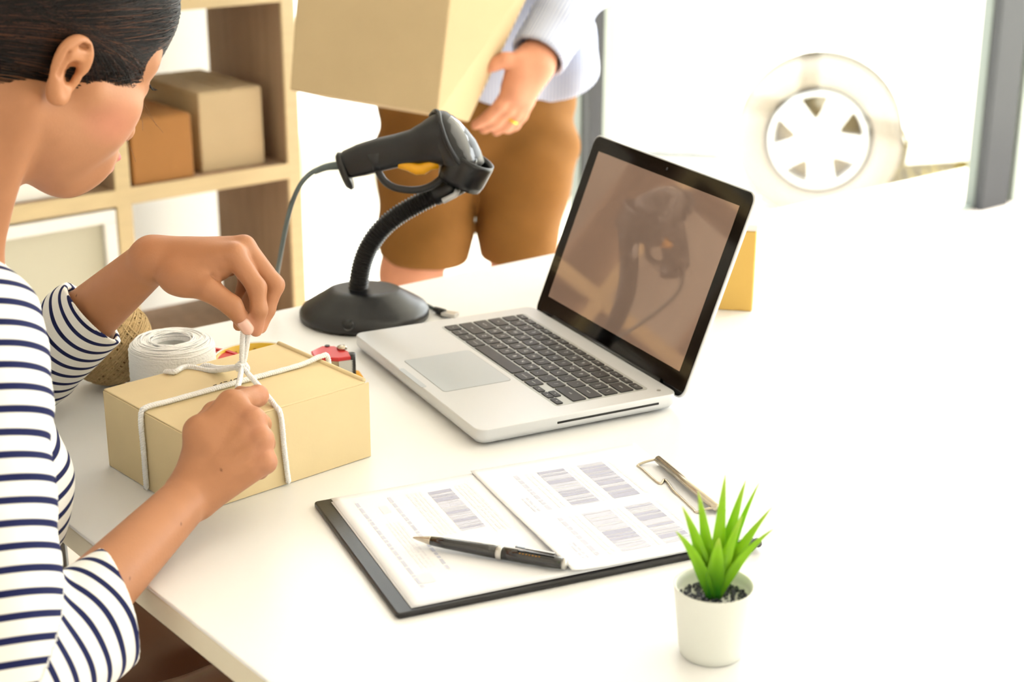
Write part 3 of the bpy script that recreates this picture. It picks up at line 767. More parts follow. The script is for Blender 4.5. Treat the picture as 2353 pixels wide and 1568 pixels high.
# second cable with its plug, lying behind the stand
uc = thing('usb_cable', 'thin grey cable with a plug lying behind the scanner base', 'cable', tuple(map(float, onz(940, 690))))
UO = A(*uc.location)
def tz(px, py, z): return onz(px, py, z) - UO
tube('cord', [tz(790, 668, .0022), tz(845, 660, .0022), tz(880, 661, .0022), tz(920, 672, .0022), tz(960, 691, .0022), tz(1000, 711, .003)], .0022, 'cable', uc, 8, sp=10)
tube('ferrite', [tz(925, 674, .0034), tz(950, 686, .0034)], .0034, 'framel', uc, 12)
tube('plug', [tz(1000, 711, .0045), tz(1020, 720, .0045)], [.0036, .0052], 'black', uc, 12)
d_ = nrm(tz(1046, 724, .0045) - tz(1020, 720, .0045))
box('connector', tuple(tz(1034, 722, .0047)), (.019, .012, .0045), 'steel', uc, .0006, rot=Matrix.Rotation(math.atan2(d_[1], d_[0]), 3, 'Z'))

# ================================================================== BOX BEHIND THE LAPTOP
ya = onz(1728, 717); yd = nrm(onz(1728, 717) - onz(1600, 710)); yb = nrm(A(-yd[1], yd[0], 0))
bk = thing('cardboard_box', 'golden cardboard box with its sunlit top painted white standing behind the laptop', 'box', mtx=mtx(A(ya[0], ya[1], 0), yd, yb, Z))
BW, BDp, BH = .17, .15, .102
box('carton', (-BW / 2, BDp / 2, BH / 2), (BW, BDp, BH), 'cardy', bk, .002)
box('lid', (-BW / 2, BDp / 2, BH + .004), (BW + .004, BDp + .004, .008), 'whitecard', bk, .002)  # thin white top: the blown-out daylight is put into its colour

# ================================================================== PARCEL BEING TIED
pAn, pNn, pCn = onz(853, 1050), onz(440, 1187), onz(262, 1068)
ex = nrm(pAn - pNn); ey = nrm(A(-ex[1], ex[0], 0)); PX = np.linalg.norm(pAn - pNn); PY = float(np.dot(pCn - pNn, ey)); PZ = .0765
par = thing('parcel', 'flat kraft cardboard parcel being tied with white cord in front of the woman', 'parcel', mtx=mtx(A(pNn[0], pNn[1], 0), ex, ey, Z))
def pw(x, y, z): return pNn + ex * x + ey * y + Z * z            # parcel local -> world
th = .0016
box('front_side', (PX / 2, th / 2, PZ / 2), (PX, th, PZ - .001), 'card', par, .0006)
box('back_side', (PX / 2, PY - th / 2, PZ / 2), (PX, th, PZ - .001), 'card', par, .0006)
box('end_side', (th / 2, PY / 2, PZ / 2), (th, PY - 2 * th, PZ - .001), 'card', par, .0006)
box('end_side', (PX - .006, PY / 2, PZ / 2), (th, PY - 2 * th, PZ - .004), 'cardgap', par, .0006)  # set back in darker card: shade of the open end put into its colour
box('bottom', (PX / 2, PY / 2, .001), (PX - .004, PY - .004, .0016), 'card', par)
box('lid', (PX / 2 - .002, PY / 2, PZ + .0002), (PX - .006, PY, .0018), 'card', par, .0008)
# rolled flap ridge along the right end, side tuck flap
tube('lid_ridge', [(PX - .0035, .004, PZ + .001), (PX - .0035, PY - .002, PZ + .001)], .0026, 'card', par, 12)
box('tuck_flap', (PX + .0005, PY * .5, PZ * .49), (.0014, PY - .012, PZ - .010), 'card', par, .0005, rot=Matrix.Rotation(math.radians(1.5), 3, 'Z'))
bm = bmesh.new()
for i, (x, y, a, l) in enumerate(((.083, .086, .1, .004), (.090, .0865, .5, .003), (.095, .087, -.3, .0035), (.101, .0865, .9, .003), (.106, .087, .2, .004), (.112, .0865, -.1, .003))):
    vb(bm, (x, y, PZ + .00125), (l, .0011, .0002), Matrix.Rotation(a, 3, 'Z'))
bmobj('ink_mark', bm, 'ink', par)

# ================================================================== CORD AROUND THE PARCEL
cd = thing('parcel_string', 'white cotton cord looped around the kraft parcel and pulled up by both hands', 'cord', mtx=mtx(A(pNn[0], pNn[1], 0), ex, ey, Z))
inv = np.array([ex, ey, Z])
def pl(wp): return inv @ (np.array(wp) - A(pNn[0], pNn[1], 0))
rc = .0025
def cord(pts, sp=10, r=rc, name='strand'):
    P = smooth_path(pts, sp); sg = np.r_[0, np.cumsum(np.linalg.norm(np.diff(P, axis=0), axis=1))]
    n = max(12, int(sg[-1] / .0011)); t = np.linspace(0, sg[-1], n); P = np.stack([np.interp(t, sg, P[:, i]) for i in range(3)], -1)
    # three twisted plies
    T = np.gradient(P, axis=0); T /= np.linalg.norm(T, axis=1)[:, None] + 1e-12
    ref = np.where(np.abs(T[:, 2:3]) < .9, [[0, 0, 1.]], [[1., 0, 0]]); N1 = np.cross(T, ref); N1 /= np.linalg.norm(N1, axis=1)[:, None]; B1 = np.cross(T, N1)
    parts = []
    for k in range(3):
        a = t / .007 * 2 * math.pi + k * 2.094
        parts.append(tube_vf(P + (np.cos(a)[:, None] * N1 + np.sin(a)[:, None] * B1) * r * .5, r * .62, 6))
    vt, fs = multi(parts); return pyobj(name, vt, fs, 'cotton', cd)
ym = PY * .49; e = rc * 1.2
cord([(-e, ym, .003), (-e, ym, PZ * .5), (-e, ym, PZ - .004), (.003, ym, PZ + e + .001), (.03, ym, PZ + e + .001), (PX * .5, ym, PZ + .0042), (PX - .03, ym, PZ + e + .001), (PX - .004, ym + .001, PZ + .0065), (PX + .0055, ym + .001, PZ + .002), (PX + .0055, ym, PZ * .5), (PX + .0055, ym, .003)], 14)
KN = pl(at(556, 842, 1.372))
fx = pl(onz(655, 948, PZ))[0]
cord([(fx + .006, -e, .003), (fx + .003, -e, PZ * .5), (fx + .001, -e, PZ - .006), (fx - .001, .003, PZ + e), (fx * .6 + KN[0] * .4, KN[1] * .42, PZ * .55 + KN[2] * .45), tuple(KN)], 14)
p1 = pl(onz(388, 857, PZ + .003)); p2 = pl(onz(430, 843, PZ + .003)); p3 = pl(onz(490, 852, PZ + .004))
cord([(p1[0] - .002, PY + e, PZ - .03), (p1[0], PY + .001, PZ - .001), tuple(p1 + A(.004, -.004, .001)), tuple(p2), tuple(p3), tuple(KN)], 14)
q1 = pl(onz(462, 843, PZ + .003)); q2 = pl(onz(505, 846, PZ + .005))
cord([(q1[0] + .002, PY + e, PZ - .02), tuple(q1 + A(.002, 0, .0)), tuple(q2), tuple(KN + A(0, .002, -.001))], 14)
LT_ = pl(at(568, 742, 1.362)); RT_ = pl(at(546, 892, 1.335))
cord([tuple(RT_), tuple(RT_ * .5 + KN * .5 + A(.0005, 0, .0)), tuple(KN)], 8)
cord([tuple(KN), tuple(KN * .6 + LT_ * .4 + A(-.002, 0, 0)), tuple(LT_ + A(-.004, 0, 0))], 8)
cord([tuple(KN + A(.001, 0, 0)), tuple(KN * .5 + LT_ * .5 + A(.002, -.001, 0)), tuple(LT_ + A(.002, 0, 0))], 8)
# the knot itself
kt = []
for k in range(2):
    a0 = k * 1.3
    kt.append([tuple(KN + A(.0042 * math.cos(t + a0), .0042 * math.sin(t) * (1 if k else .6), .0036 * math.sin(2 * t + k) * .8)) for t in np.linspace(0, 6.0, 12)])
for k_ in kt: cord(k_, 4, rc * .9, 'knot')

# ================================================================== CLIPBOARD, PAPERS, PEN
cL, cN, cR = onz(722, 1155, .005), onz(912, 1419, .003), onz(1742, 1250, .003)
e1 = nrm(A(*(cL - cN)[:2], 0)); e2 = nrm(A(e1[1], -e1[0], 0))
CB = .2225; CA = .322
cb = thing('clipboard', 'black vinyl clipboard with a silver wire clip lying on the table', 'clipboard', mtx=mtx(A(cN[0], cN[1], 0), e2, e1, Z))
def cl(px, py, z=.006): 
    p = onz(px, py, z) - A(cN[0], cN[1], 0); return np.array([np.dot(p, e2), np.dot(p, e1), z])
prism('board', rrect(CA, CB, .004, 4, CA / 2, CB / 2), 0, .0052, 'board', cb, .0016, smooth=False)
# wire clip at the far (right) end
c0 = cl(1512, 1056, .014); c1 = cl(1648, 1168, .014)
bar = (c0 + c1) / 2; dv = nrm(c1 - c0)
tube('clip_spring', [c0, c1], .0036, 'brass', cb, 14)
tube('clip_core', [c0 + A(.006, 0, -.004), c1 + A(.006, 0, -.004)], .0028, 'steel', cb, 12)
a0, a1, a2, a3 = cl(1508, 1056, .013), cl(1466, 1070, .0085), cl(1515, 1112, .0085), cl(1528, 1103, .0095)
b0, b1, b2, b3 = cl(1643, 1168, .013), cl(1600, 1178, .0085), cl(1562, 1142, .0085), cl(1548, 1128, .0095)
tube('clip_wire', [a0, (a0 + a1) / 2 + A(0, 0, .001), a1, (a1 * .8 + a2 * .2), a2, a3, b3, b2, b1 * .8 + b2 * .2, b1, (b0 + b1) / 2 + A(0, 0, .001), b0], .00125, 'brass', cb, 8, sp=6)
tube('pen_loop', [cl(1722, 1262, .006), cl(1738, 1246, .008), cl(1742, 1250, .004)], .0035, 'rubber', cb, 10, sp=5)
prism('clip_plate', [(CA - .030, CB * .34), (CA - .006, CB * .34), (CA - .006, CB * .90), (CA - .030, CB * .90)], .0052, .0066, 'brass', cb, .0004)

def sheet(name, label, a0, a1, b0, b1, zf, na=40, nb=24):
    t = thing(name, label, 'paper', mtx=mtx(A(cN[0], cN[1], 0), e2, e1, Z))
    aa = np.linspace(a0, a1, na); bb = np.linspace(b0, b1, nb); n = na * nb
    vt = [(a, b, zf(a, b)) for a in aa for b in bb]; vt += [(a, b, zf(a, b) - .0003) for a in aa for b in bb]
    fs = []
    for i in range(na - 1):
        for j in range(nb - 1):
            k = i * nb + j; fs.append((k, k + nb, k + nb + 1, k + 1)); fs.append((n + k, n + k + 1, n + k + nb + 1, n + k + nb))
    per = [i * nb for i in range(na)] + [(na - 1) * nb + j for j in range(1, nb)] + [i * nb + nb - 1 for i in range(na - 2, -1, -1)] + list(range(nb - 2, 0, -1))
    for i in range(len(per)):
        a, b = per[i], per[(i + 1) % len(per)]; fs.append((a, n + a, n + b, b))
    pyobj('sheet', vt, fs, 'paper', t); t['zf'] = 0
    return t
z1 = lambda a, b: .0058 + .0006 * math.sin(a * 9) ** 2
z2 = lambda a, b: .0066 + .0008 * math.sin(a * 9) ** 2
def z3(a, b):
    s = max(0, (.185 - a) / .04); return .0078 + .0010 * math.sin(a * 12) ** 2 + .0035 * s * s * math.exp(-((b - .03) / .09) ** 2)
pp1 = sheet('paper_sheet', 'lowest white sheet peeking out on the clipboard', .0135, .311, .0045, .2135, z1)
pp2 = sheet('paper_sheet', 'white printed page with one long barcode on the clipboard, under the pen', .0150, .3195, .0050, .2190, z2)
pp3 = sheet('paper_sheet', 'half sheet of barcode labels on top under the clip', .150, .3205, .0035, .2222, z3)
def quad_print(parent, zf, name, quads, m):
    """quads: list of 4 corner (a,b); subdivided strips lying on the sheet"""
    vt = []; fs = []
    for q in quads:
        q = np.array(q); k = 5; o = len(vt)
        for i in range(k + 1):
            for j in range(2):
                p = (q[0] * (1 - i / k) + q[1] * i / k) * (1 - j) + (q[3] * (1 - i / k) + q[2] * i / k) * j
                vt.append((p[0], p[1], zf(p[0], p[1]) + .00018))
        for i in range(k): fs.append((o + 2 * i, o + 2 * i + 2, o + 2 * i + 3, o + 2 * i + 1))
    return pyobj(name, vt, fs, m, parent, smooth=False)
def barcode(parent, zf, a0, a1, b0, b1, m1, m2, n=26, name='barcode', along='b'):
    qs = [[], []]
    t = 0; tot = []
    while t < 1:
        wv = random.choice((.02, .035, .06, .10)); gp_ = random.choice((.008, .012, .016)); tot.append((t, min(1, t + wv))); t += wv + gp_
    for i, (s0, s1) in enumerate(tot):
        k = 0 if random.random() < .6 else 1
        if along == 'b': y0, y1 = b0 + (b1 - b0) * s0, b0 + (b1 - b0) * s1; qs[k].append([(a0, y0), (a1, y0), (a1, y1), (a0, y1)])
        else: x0, x1 = a0 + (a1 - a0) * s0, a0 + (a1 - a0) * s1; qs[k].append([(x0, b0), (x1, b0), (x1, b1), (x0, b1)])
    quad_print(parent, zf, name, qs[0], m1)
    if qs[1]: quad_print(parent, zf, name, qs[1], m2)
def ab(px, py): p = cl(px, py, .008); return p[0], p[1]
def textlines(parent, zf, a0, a1, b0, b1, n, m, name='text_line'):
    qs = []
    for i in range(n):
        a = a0 + (a1 - a0) * (i + .2) / n; wv = (a1 - a0) / n * .5; b = b1
        while b > b0:
            l = random.uniform(.003, .012); qs.append([(a, max(b0, b - l)), (a + wv, max(b0, b - l)), (a + wv, b), (a, b)]); b -= l + .002
    quad_print(parent, zf, name, qs, m)
def pxrect(pts):
    q = np.array([ab(*p) for p in pts]); return q[:, 0].min(), q[:, 0].max(), q[:, 1].min(), q[:, 1].max()
# left page: lines of text, a shaded block and a long barcode
xa = [ab(1003, 1118), ab(1130, 1208)]
barcode(pp2, z2, .098, .120, .112, .196, 'print', 'printd')
textlines(pp2, z2, .078, .094, .110, .2, 4, 'print2'); textlines(pp2, z2, .060, .066, .05, .2, 1, 'print'); textlines(pp2, z2, .030, .036, .03, .2, 1, 'print')
textlines(pp2, z2, .042, .056, .06, .15, 4, 'print2'); textlines(pp2, z2, .124, .140, .10, .2, 4, 'print2')
quad_print(pp2, z2, 'stamp', [[(.034, .036), (.046, .036), (.046, .052), (.034, .052)]], 'print2')
quad_print(pp2, z2, 'stamp', [[(.048, .170), (.055, .170), (.055, .185), (.048, .185)]], 'print2')
# label sheet: two rows of two barcodes each with text blocks
for (b0, b1) in ((.118, .196), (.022, .100)):
    barcode(pp3, z3, .205, .232, b0, b1, 'print', 'printd'); barcode(pp3, z3, .246, .272, b0, b1, 'printd', 'print')
    textlines(pp3, z3, .180, .188, b0, b1, 1, 'print'); textlines(pp3, z3, .168, .176, b0, b0 + .03, 2, 'print'); textlines(pp3, z3, .234, .243, b0, b1, 2, 'print2'); textlines(pp3, z3, .192, .202, b0, b1, 2, 'print2')
    textlines(pp3, z3, .276, .282, b0, b1, 1, 'print2')

pa, pb = onz(949, 1236, .0135), onz(1301, 1297, .0135)
pd_ = nrm(pb - pa); PL = float(np.linalg.norm(pb - pa)); py_ = nrm(np.cross(Z, pd_))
pn = thing('ballpoint_pen', 'black lacquer ballpoint pen with silver tip and ring on the papers', 'pen', mtx=mtx(pa, pd_, py_, np.cross(pd_, py_)))
roty = Matrix.Rotation(math.radians(90), 3, 'Y')
def plathe(name, prof, m): return lathe(name, prof, m, pn, 28, rot=roty)
plathe('tip', [(.0004, 0), (.0009, .001), (.0016, .004), (.0036, .0155), (.0038, .0165)], 'brass')
plathe('barrel', [(.0039, .0165), (.0046, .030), (.0053, .060), (.0054, .0755)], 'pen')
plathe('centre_ring', [(.0054, .0750), (.0058, .0754), (.0058, .0796), (.0054, .080)], 'steel')
plathe('cap', [(.0054, .080), (.0055, .100), (.0052, .122), (.0046, PL - .003)], 'pen')
plathe('end_button', [(.0046, PL - .003), (.0047, PL - .0005), (.0040, PL + .0005), (.0015, PL + .0008)], 'steel')
box('clip', (.108, .0, .0074), (.034, .0028, .0011), 'pen', pn, .0004, rot=Matrix.Rotation(math.radians(2), 3, 'Y'))
box('clip_edge', (.108, .0, .0081), (.033, .0014, .0003), 'steel', pn)
bm = bmesh.new()
for i in range(7): vb(bm, (.096 + i * .0028, -.0036 - .0002 * (i % 2), .0044), (.0016, .0009, .0003), Matrix.Rotation(.3 * (i % 3) - .2, 3, 'Z') @ Matrix.Rotation(math.radians(38), 3, 'X'))
bmobj('gold_lettering', bm, 'gold', pn)

# ================================================================== POTTED PLANT
pbs = onz(1640, 1537); PO = A(pbs[0] + .0005, pbs[1] + .0232, 0)
pot = thing('potted_plant', 'small green spiky artificial plant in a white tapered pot on the table', 'plant', tuple(PO))
lathe('pot', [(.0005, .0), (.0215, .0), (.0232, .0016), (.0243, .008), (.0292, .0545), (.0295, .0560), (.0288, .0565), (.0276, .0555), (.0272, .050), (.0262, .043), (.0005, .043)], 'pot', pot, 64)
bmg = []
for i in range(420):
    r = .0262 * math.sqrt(random.random()); a = random.uniform(0, 6.283); sz = random.uniform(.0010, .0021)
    c = A(r * math.cos(a), r * math.sin(a), .0438 + random.uniform(0, .0012)); q = Quaternion((random.random(), random.random(), random.random(), random.random())).normalized()
    v = [c + np.array(q @ Vector(p)) * sz for p in ((1, 0, 0), (-1, 0, 0), (0, 1, 0), (0, -1, 0), (0, 0, .8), (0, 0, -.8))]
    bmg.append((v, [(0, 2, 4), (2, 1, 4), (1, 3, 4), (3, 0, 4), (2, 0, 5), (1, 2, 5), (3, 1, 5), (0, 3, 5)]))
vt, fs = multi(bmg); o = pyobj('gravel', vt, fs, 'soil', pot, smooth=False); o['kind'] = 'stuff'
leaves = [  # tip px, depth offset of the tip, max width, belly (outward sag), colour shift
    ((1667, 1090), .006, .0125, .0, .1), ((1714, 1102), .012, .0125, .002, .0), ((1745, 1108), .022, .008, .004, .25), ((1604, 1130), .006, .0125, .002, .1),
    ((1568, 1165), -.004, .012, .004, .0), ((1553, 1222), -.012, .0105, .006, .0), ((1766, 1178), .000, .0115, .006, .1), ((1778, 1216), -.008, .0085, .006, .2),
    ((1706, 1186), -.004, .0115, .002, .1), ((1775, 1165), .014, .007, .006, .35), ((1652, 1238), -.014, .0150, .004, -.15), ((1588, 1195), .014, .010, .004, .05), ((1700, 1150), .016, .010, .003, .1)]
for (tp, dd, wmx, sag, cs) in leaves:
    wmx *= .86
    tip = at(tp[0], tp[1], PO[1] + dd) - PO; base = A(tip[0] * .06 + .0, tip[1] * .10, .044)
    ctl = (base + tip) / 2 + A(tip[0] * .0, tip[1] * .0, 0) + A(-tip[0] * .10, -tip[1] * .1, .004 + sag)
    n = 14; vt = []; cols = []
    for i in range(n + 1):
        t = i / n; p = (1 - t) ** 2 * base + 2 * t * (1 - t) * ctl + t * t * tip
        T = nrm(2 * (1 - t) * (ctl - base) + 2 * t * (tip - ctl)); out = nrm(A(tip[0], tip[1] - .012, .0)); S = np.cross(T, out)
        S = nrm(S) if np.linalg.norm(S) > 1e-4 else A(1, 0, 0)
        camd = nrm(A(-PO[0], -PO[1], CH)); S2 = nrm(np.cross(T, camd)); S = nrm(S * .35 * np.sign(np.dot(S, S2)) + S2)
        F = nrm(np.cross(S, T)); wv = wmx / 2 * (min(1, .62 + t * 1.4)) * (1 - max(0, (t - .35) / .65)) ** .8 + .0001
        fold_ = .35 * wv
        for s_ in (-1, 0, 1):
            vt.append(p + S * wv * s_ + F * (fold_ * (0 if s_ else -1)))
            g0 = np.array(lin((40, 120, 14))); g1 = np.array(lin((150, 214, 22))); g2 = np.array(lin((205, 226, 96)))
            k = np.clip(t * 1.7 + cs, 0, 1); c = g0 * (1 - k) + g1 * k; k2 = np.clip((t - .75) * 3, 0, 1); c = c * (1 - k2) + g2 * k2
            cols.append(c * (1.0 if s_ else .9))
    fs = []
    for i in range(n):
        for j in range(2): fs.append((i * 3 + j, i * 3 + j + 1, i * 3 + j + 4, i * 3 + j + 3))
    o = pyobj('leaf', vt, fs, 'leaf', pot, attr=('Col', np.array(cols)))
    md = o.modifiers.new('thick', 'SOLIDIFY'); md.thickness = .0007; md.offset = 0

# ================================================================== TWINE BALL, COTTON SPOOL, TAPE DISPENSER
TR = .047; tc_ = onz(250, 787, TR)
tw = thing('twine_ball', 'ball of brown jute twine behind the striped cuff on the table', 'twine', (float(tc_[0]), float(tc_[1]), 0))
lathe('core', [(.0008, .004)] + [(TR * .93 * math.cos(a), TR + TR * .93 * math.sin(a)) for a in np.linspace(-1.45, 1.45, 22)] + [(.0008, TR * 1.92)], 'jutec', tw, 40)
parts = []
layer = 0
for ax in (A(.15, .1, 1), A(.2, .9, .3), A(.9, -.25, .65), A(-.75, -.25, .75)):
    ax = nrm(ax); q1_ = nrm(np.cross(ax, A(.3, .5, .8))); q2_ = np.cross(ax, q1_); layer += 1
    for off in np.arange(-.041, .0411, .0054):
        for dup in range(2 if layer > 1 else 1):
            o_ = off + dup * .0019 + RNG.normal() * .0004; rad = TR * (.945 + .009 * layer); rr_ = math.sqrt(max(1e-5, rad ** 2 - o_ ** 2)); tt = np.linspace(0, 2 * math.pi, 44, endpoint=False)
            P = A(0, 0, TR + .001) + ax * o_ + rr_ * (np.cos(tt)[:, None] * q1_ + np.sin(tt)[:, None] * q2_) + ax * (.0012 * np.sin(2 * tt + off * 300))[:, None]
            parts.append(tube_vf(P, .00115, 5, True))
vt, fs = multi(parts); o = pyobj('wound_strand', vt, fs, 'jute', tw); o['kind'] = 'stuff'

sc_ = onz(392, 884); SR = .0440; SH = .070; sc_ = at(393, 775, 1.527)
spo = thing('cotton_spool', 'white cotton string spool with a hollow centre behind the parcel', 'spool', (float(sc_[0]), float(sc_[1]), 0))
prof = [(.019, .004), (.019, SH - .006), (.0205, SH - .002), (.026, SH), (.035, SH - .0008), (.0412, SH - .004), (SR - .0004, SH - .010), (SR, SH * .5), (SR - .0003, .010), (SR - .001, .003), (SR - .004, 0), (.021, 0)]
lathe('wound_body', prof, 'cotton', spo, 64, closed=True)
lathe('card_tube', [(.0178, .002), (.0178, SH - .008), (.0190, SH - .008), (.0190, .002)], 'grey', spo, 40, closed=True)
parts = []
def crv(s):                                   # outer profile radius/height for the wound threads
    s2 = np.linspace(0, 1, len(prof) - 4); pr = np.array(prof[2:-2]); i = s * (len(pr) - 1); k = int(min(len(pr) - 2, math.floor(i))); f = i - k; return pr[k] * (1 - f) + pr[k + 1] * f
for i in range(64):
    r_, z_ = crv(i / 63); tt = np.linspace(0, 2 * math.pi, 72, endpoint=False); ph = random.uniform(0, 6.28); wob = random.uniform(.0008, .0026)
    P = np.stack([(r_ - .0005) * np.cos(tt), (r_ - .0005) * np.sin(tt), z_ + wob * np.sin(tt * 2 + ph)], -1); parts.append(tube_vf(P, .0008, 5, True))
vt, fs = multi(parts); o = pyobj('wound_thread', vt, fs, 'cotton', spo); o['kind'] = 'stuff'

tp_ = onz(590, 862); td = thing('tape_dispenser', 'red tape dispenser with yellow tape roll and serrated metal blade behind the parcel', 'tape dispenser', (float(tp_[0]), float(tp_[1]), 0))
TO = A(tp_[0], tp_[1], 0)
rcn = onz(604, 784, .0365) + A(0, -.0455, 0) - TO
lathe('tape_roll', [(.0430, .003), (.0455, .003), (.0455, .0357), (.0430, .0357)], 'cleartape', td, 64, c=(rcn[0], rcn[1], 0), closed=True)
co_ = lathe('roll_core', [(.0410, .003), (.0430, .003), (.0430, .0355), (.0410, .0355)], 'tape', td, 64, c=(rcn[0], rcn[1], 0), closed=True)
vt = []; fs = []
for (a0_, a1_) in ((60, 74), (78, 84), (100, 104), (112, 126), (130, 134)):
    for k_ in range(4):
        o_ = len(vt); t0_ = math.radians(a0_ + (a1_ - a0_) * k_ / 4); t1_ = math.radians(a0_ + (a1_ - a0_) * (k_ + .8) / 4)
        for t_ in (t0_, t1_):
            for z_ in (.018, .030): vt.append((rcn[0] + .0408 * math.cos(t_), rcn[1] + .0408 * math.sin(t_), z_))
        fs.append((o_, o_ + 1, o_ + 3, o_ + 2))
pyobj('core_print', vt, fs, mat('brown_print', (176, 132, 20), .6), co_, smooth=False)
def tpx(px, py, z): return onz(px, py, z) - TO
# red side plate wrapping the left of the roll
l0 = tpx(470, 801, .0325); l1 = tpx(487, 798, .0345); l2 = tpx(520, 803, .0345); l3 = tpx(556, 815, .0335)
vt = []; 
for p in (l0, l1, l2, l3): vt += [p, A(p[0], p[1], .004)]
o = pyobj('side_shell', vt, [(0, 2, 3, 1), (2, 4, 5, 3), (4, 6, 7, 5)], 'red', td, smooth=False); mdf = o.modifiers.new('t', 'SOLIDIFY'); mdf.thickness = .004
top = [l0, l1, l2, l3, tpx(560, 832, .0325), tpx(475, 832, .0325)]
prism('side_plate', [(p[0], p[1]) for p in top], .0295, .0330, 'red', td, .0006)
prism('base_plate', [(l0[0], l0[1]), (l3[0] + .02, l3[1] + .02), tuple(tpx(760, 830, .003)[:2]), tuple(tpx(800, 868, .003)[:2]), tuple(tpx(560, 870, .003)[:2])], .0, .003, 'red', td)
# cutter head at the right end
h = [tpx(715, 808, .0325), tpx(740, 792, .0345), tpx(768, 792, .0345), tpx(800, 808, .0325), tpx(806, 822, .0315), tpx(778, 826, .0315), tpx(722, 824, .0315)]
prism('cutter_cover', [(p[0], p[1]) for p in h], .0285, .0330, 'red', td, .001)
cent = np.mean(h, 0)
g0, g1 = tpx(718, 826, .0315), tpx(782, 820, .0315)
def vplate(name, a, b, z0, z1, t, m, teeth=0):
    a = A(a[0], a[1], 0); b = A(b[0], b[1], 0); d = nrm(b - a); n = np.cross(Z, d) * t; bm = bmesh.new(); L_ = np.linalg.norm(b - a)
    pts = [(0, z0), (L_, z0)]
    if teeth:
        for i in range(teeth): zz = z0 + (z1 - z0) * i / teeth; pts += [(L_, zz + .0002), (L_ + .0022, zz + (z1 - z0) / teeth * .5)]
    pts += [(L_, z1), (0, z1)]
    f = [[bm.verts.new(tuple(a + d * q[0] + Z * q[1] + n * s)) for q in pts] for s in (0, 1)]
    bm.faces.new(f[0]); bm.faces.new(f[1][::-1])
    for i in range(len(pts)): bm.faces.new([f[0][i], f[0][(i + 1) % len(pts)], f[1][(i + 1) % len(pts)], f[1][i]])
    return bmobj(name, bm, m, td)
vplate('tape_guide', g0, g1, .004, .0310, .0015, mat('guide_beige', (222, 206, 170), .5))
vplate('blade', tpx(778, 824, .0315), tpx(806, 822, .0315), .006, .0285, .0012, 'steel', 12)
lathe('bolt', [(.0005, .0), (.0055, 0), (.0055, .003), (.004, .0042), (.0005, .0044)], 'brass', td, 6, c=tuple(tpx(786, 803, .0330)[:2]) + (.0330,))
lathe('rivet', [(.0005, .0), (.0028, 0), (.0028, .001)], 'black', td, 16, c=tuple(tpx(752, 796, .0330)[:2]) + (.0330,))
tube('roller', [tuple(tpx(805, 815, .0315)[:2]) + (.005,), tuple(tpx(805, 815, .0315)[:2]) + (.0325,)], .0055, 'black', td, 18)
tube('yellow_knob', [tpx(818, 862, .004), tpx(826, 872, .004)], [.0055, .0048], 'yellow', td, 14)

# ================================================================== THE WOMAN
wm = thing('person', 'seated woman in a navy and white striped top tying the parcel', 'person', (-.47, 1.13, FLOOR))
WO = A(*wm.location)
SKIN = np.array(lin((182, 127, 91)))
# joints (world)
sR = at(-78, 770, 1.12); eR = at(14, 1572, .985); wR = at(440, 1135, 1.215)
NB = at(-140, 640, 1.24); sL = NB + .160 * (-V) + U * .04 + A(0, 0, -.035)
eL = at(70, 842, 1.49); wL = at(352, 596, 1.385)
FACE_AZ, FACE_P, FACE_ROLL = math.radians(46.5), math.radians(27.5), math.radians(8)
hF = A(math.sin(FACE_AZ) * math.cos(FACE_P), math.cos(FACE_AZ) * math.cos(FACE_P), -math.sin(FACE_P))
hR = A(math.cos(FACE_AZ), -math.sin(FACE_AZ), 0); hU = np.cross(hR, hF)
hR, hU = hR * math.cos(FACE_ROLL) - hU * math.sin(FACE_ROLL), hU * math.cos(FACE_ROLL) + hR * math.sin(FACE_ROLL)
HXm = np.array([hR, hF, hU])                                  # rows: local axes in world
HO = A(-.393, 1.287, .398)                                     # head origin (between the ears)
def hw(x, y, z): return HO + HXm.T @ A(x, y, z)
def HE(c, r, k=.01, op='u', rx=0., rz=0.):
    Rl = np.array(Matrix.Rotation(rx, 3, 'X') @ Matrix.Rotation(rz, 3, 'Z'))
    return Ell(hw(*c), r, Rl.T @ HXm, k, op)
def HC_(a, b, ra, rb, k=.01, op='u'): return Cone(hw(*a), hw(*b), ra, rb, k, op)
head = [HE((0, -.012, .050), (.0735, .094, .080)), HE((0, .030, .000), (.061, .066, .083), .03), HE((0, .034, -.040), (.039, .046, .046), .03)]
for s in (-1, 1):
    head += [HC_((s * .044, .008, -.038), (s * .011, .062, -.074), .020, .016, .035), HE((s * .032, .057, -.018), (.027, .027, .030), .035), HE((s * .030, .070, .033), (.024, .010, .010), .02),
             HC_((s * .062, .030, -.004), (s * .048, .066, -.006), .010, .010, .018)]
head += [HE((0, .076, -.080), (.019, .016, .016), .02), HE((0, .089, -.058), (.027, .014, .020), .02), HE((0, .066, .055), (.045, .016, .03), .03)]
for s in (-1, 1): head += [HE((s * .033, .101, .014), (.017, .016, .010), .014, 's')]
for s in (-1, 1): head += [HE((s * .033, .0775, .013), (.0150, .0130, .0120), .006)]
head += [HC_((0, .084, .022), (0, .106, -.026), .0075, .0098, .012), HE((0, .105, -.029), (.0105, .0095, .009), .006)]
for s in (-1, 1): head += [HE((s * .0125, .094, -.032), (.0085, .0095, .0075), .006), HE((s * .0065, .1015, -.0385), (.0032, .004, .003), .003, 's')]
head += [HE((0, .1015, -.0505), (.021, .0085, .0058), .005), HE((0, .0998, -.0612), (.0185, .0085, .0068), .005), HC_((-.022, .106, -.0555), (.022, .106, -.0555), .0013, .0013, .004, 's')]
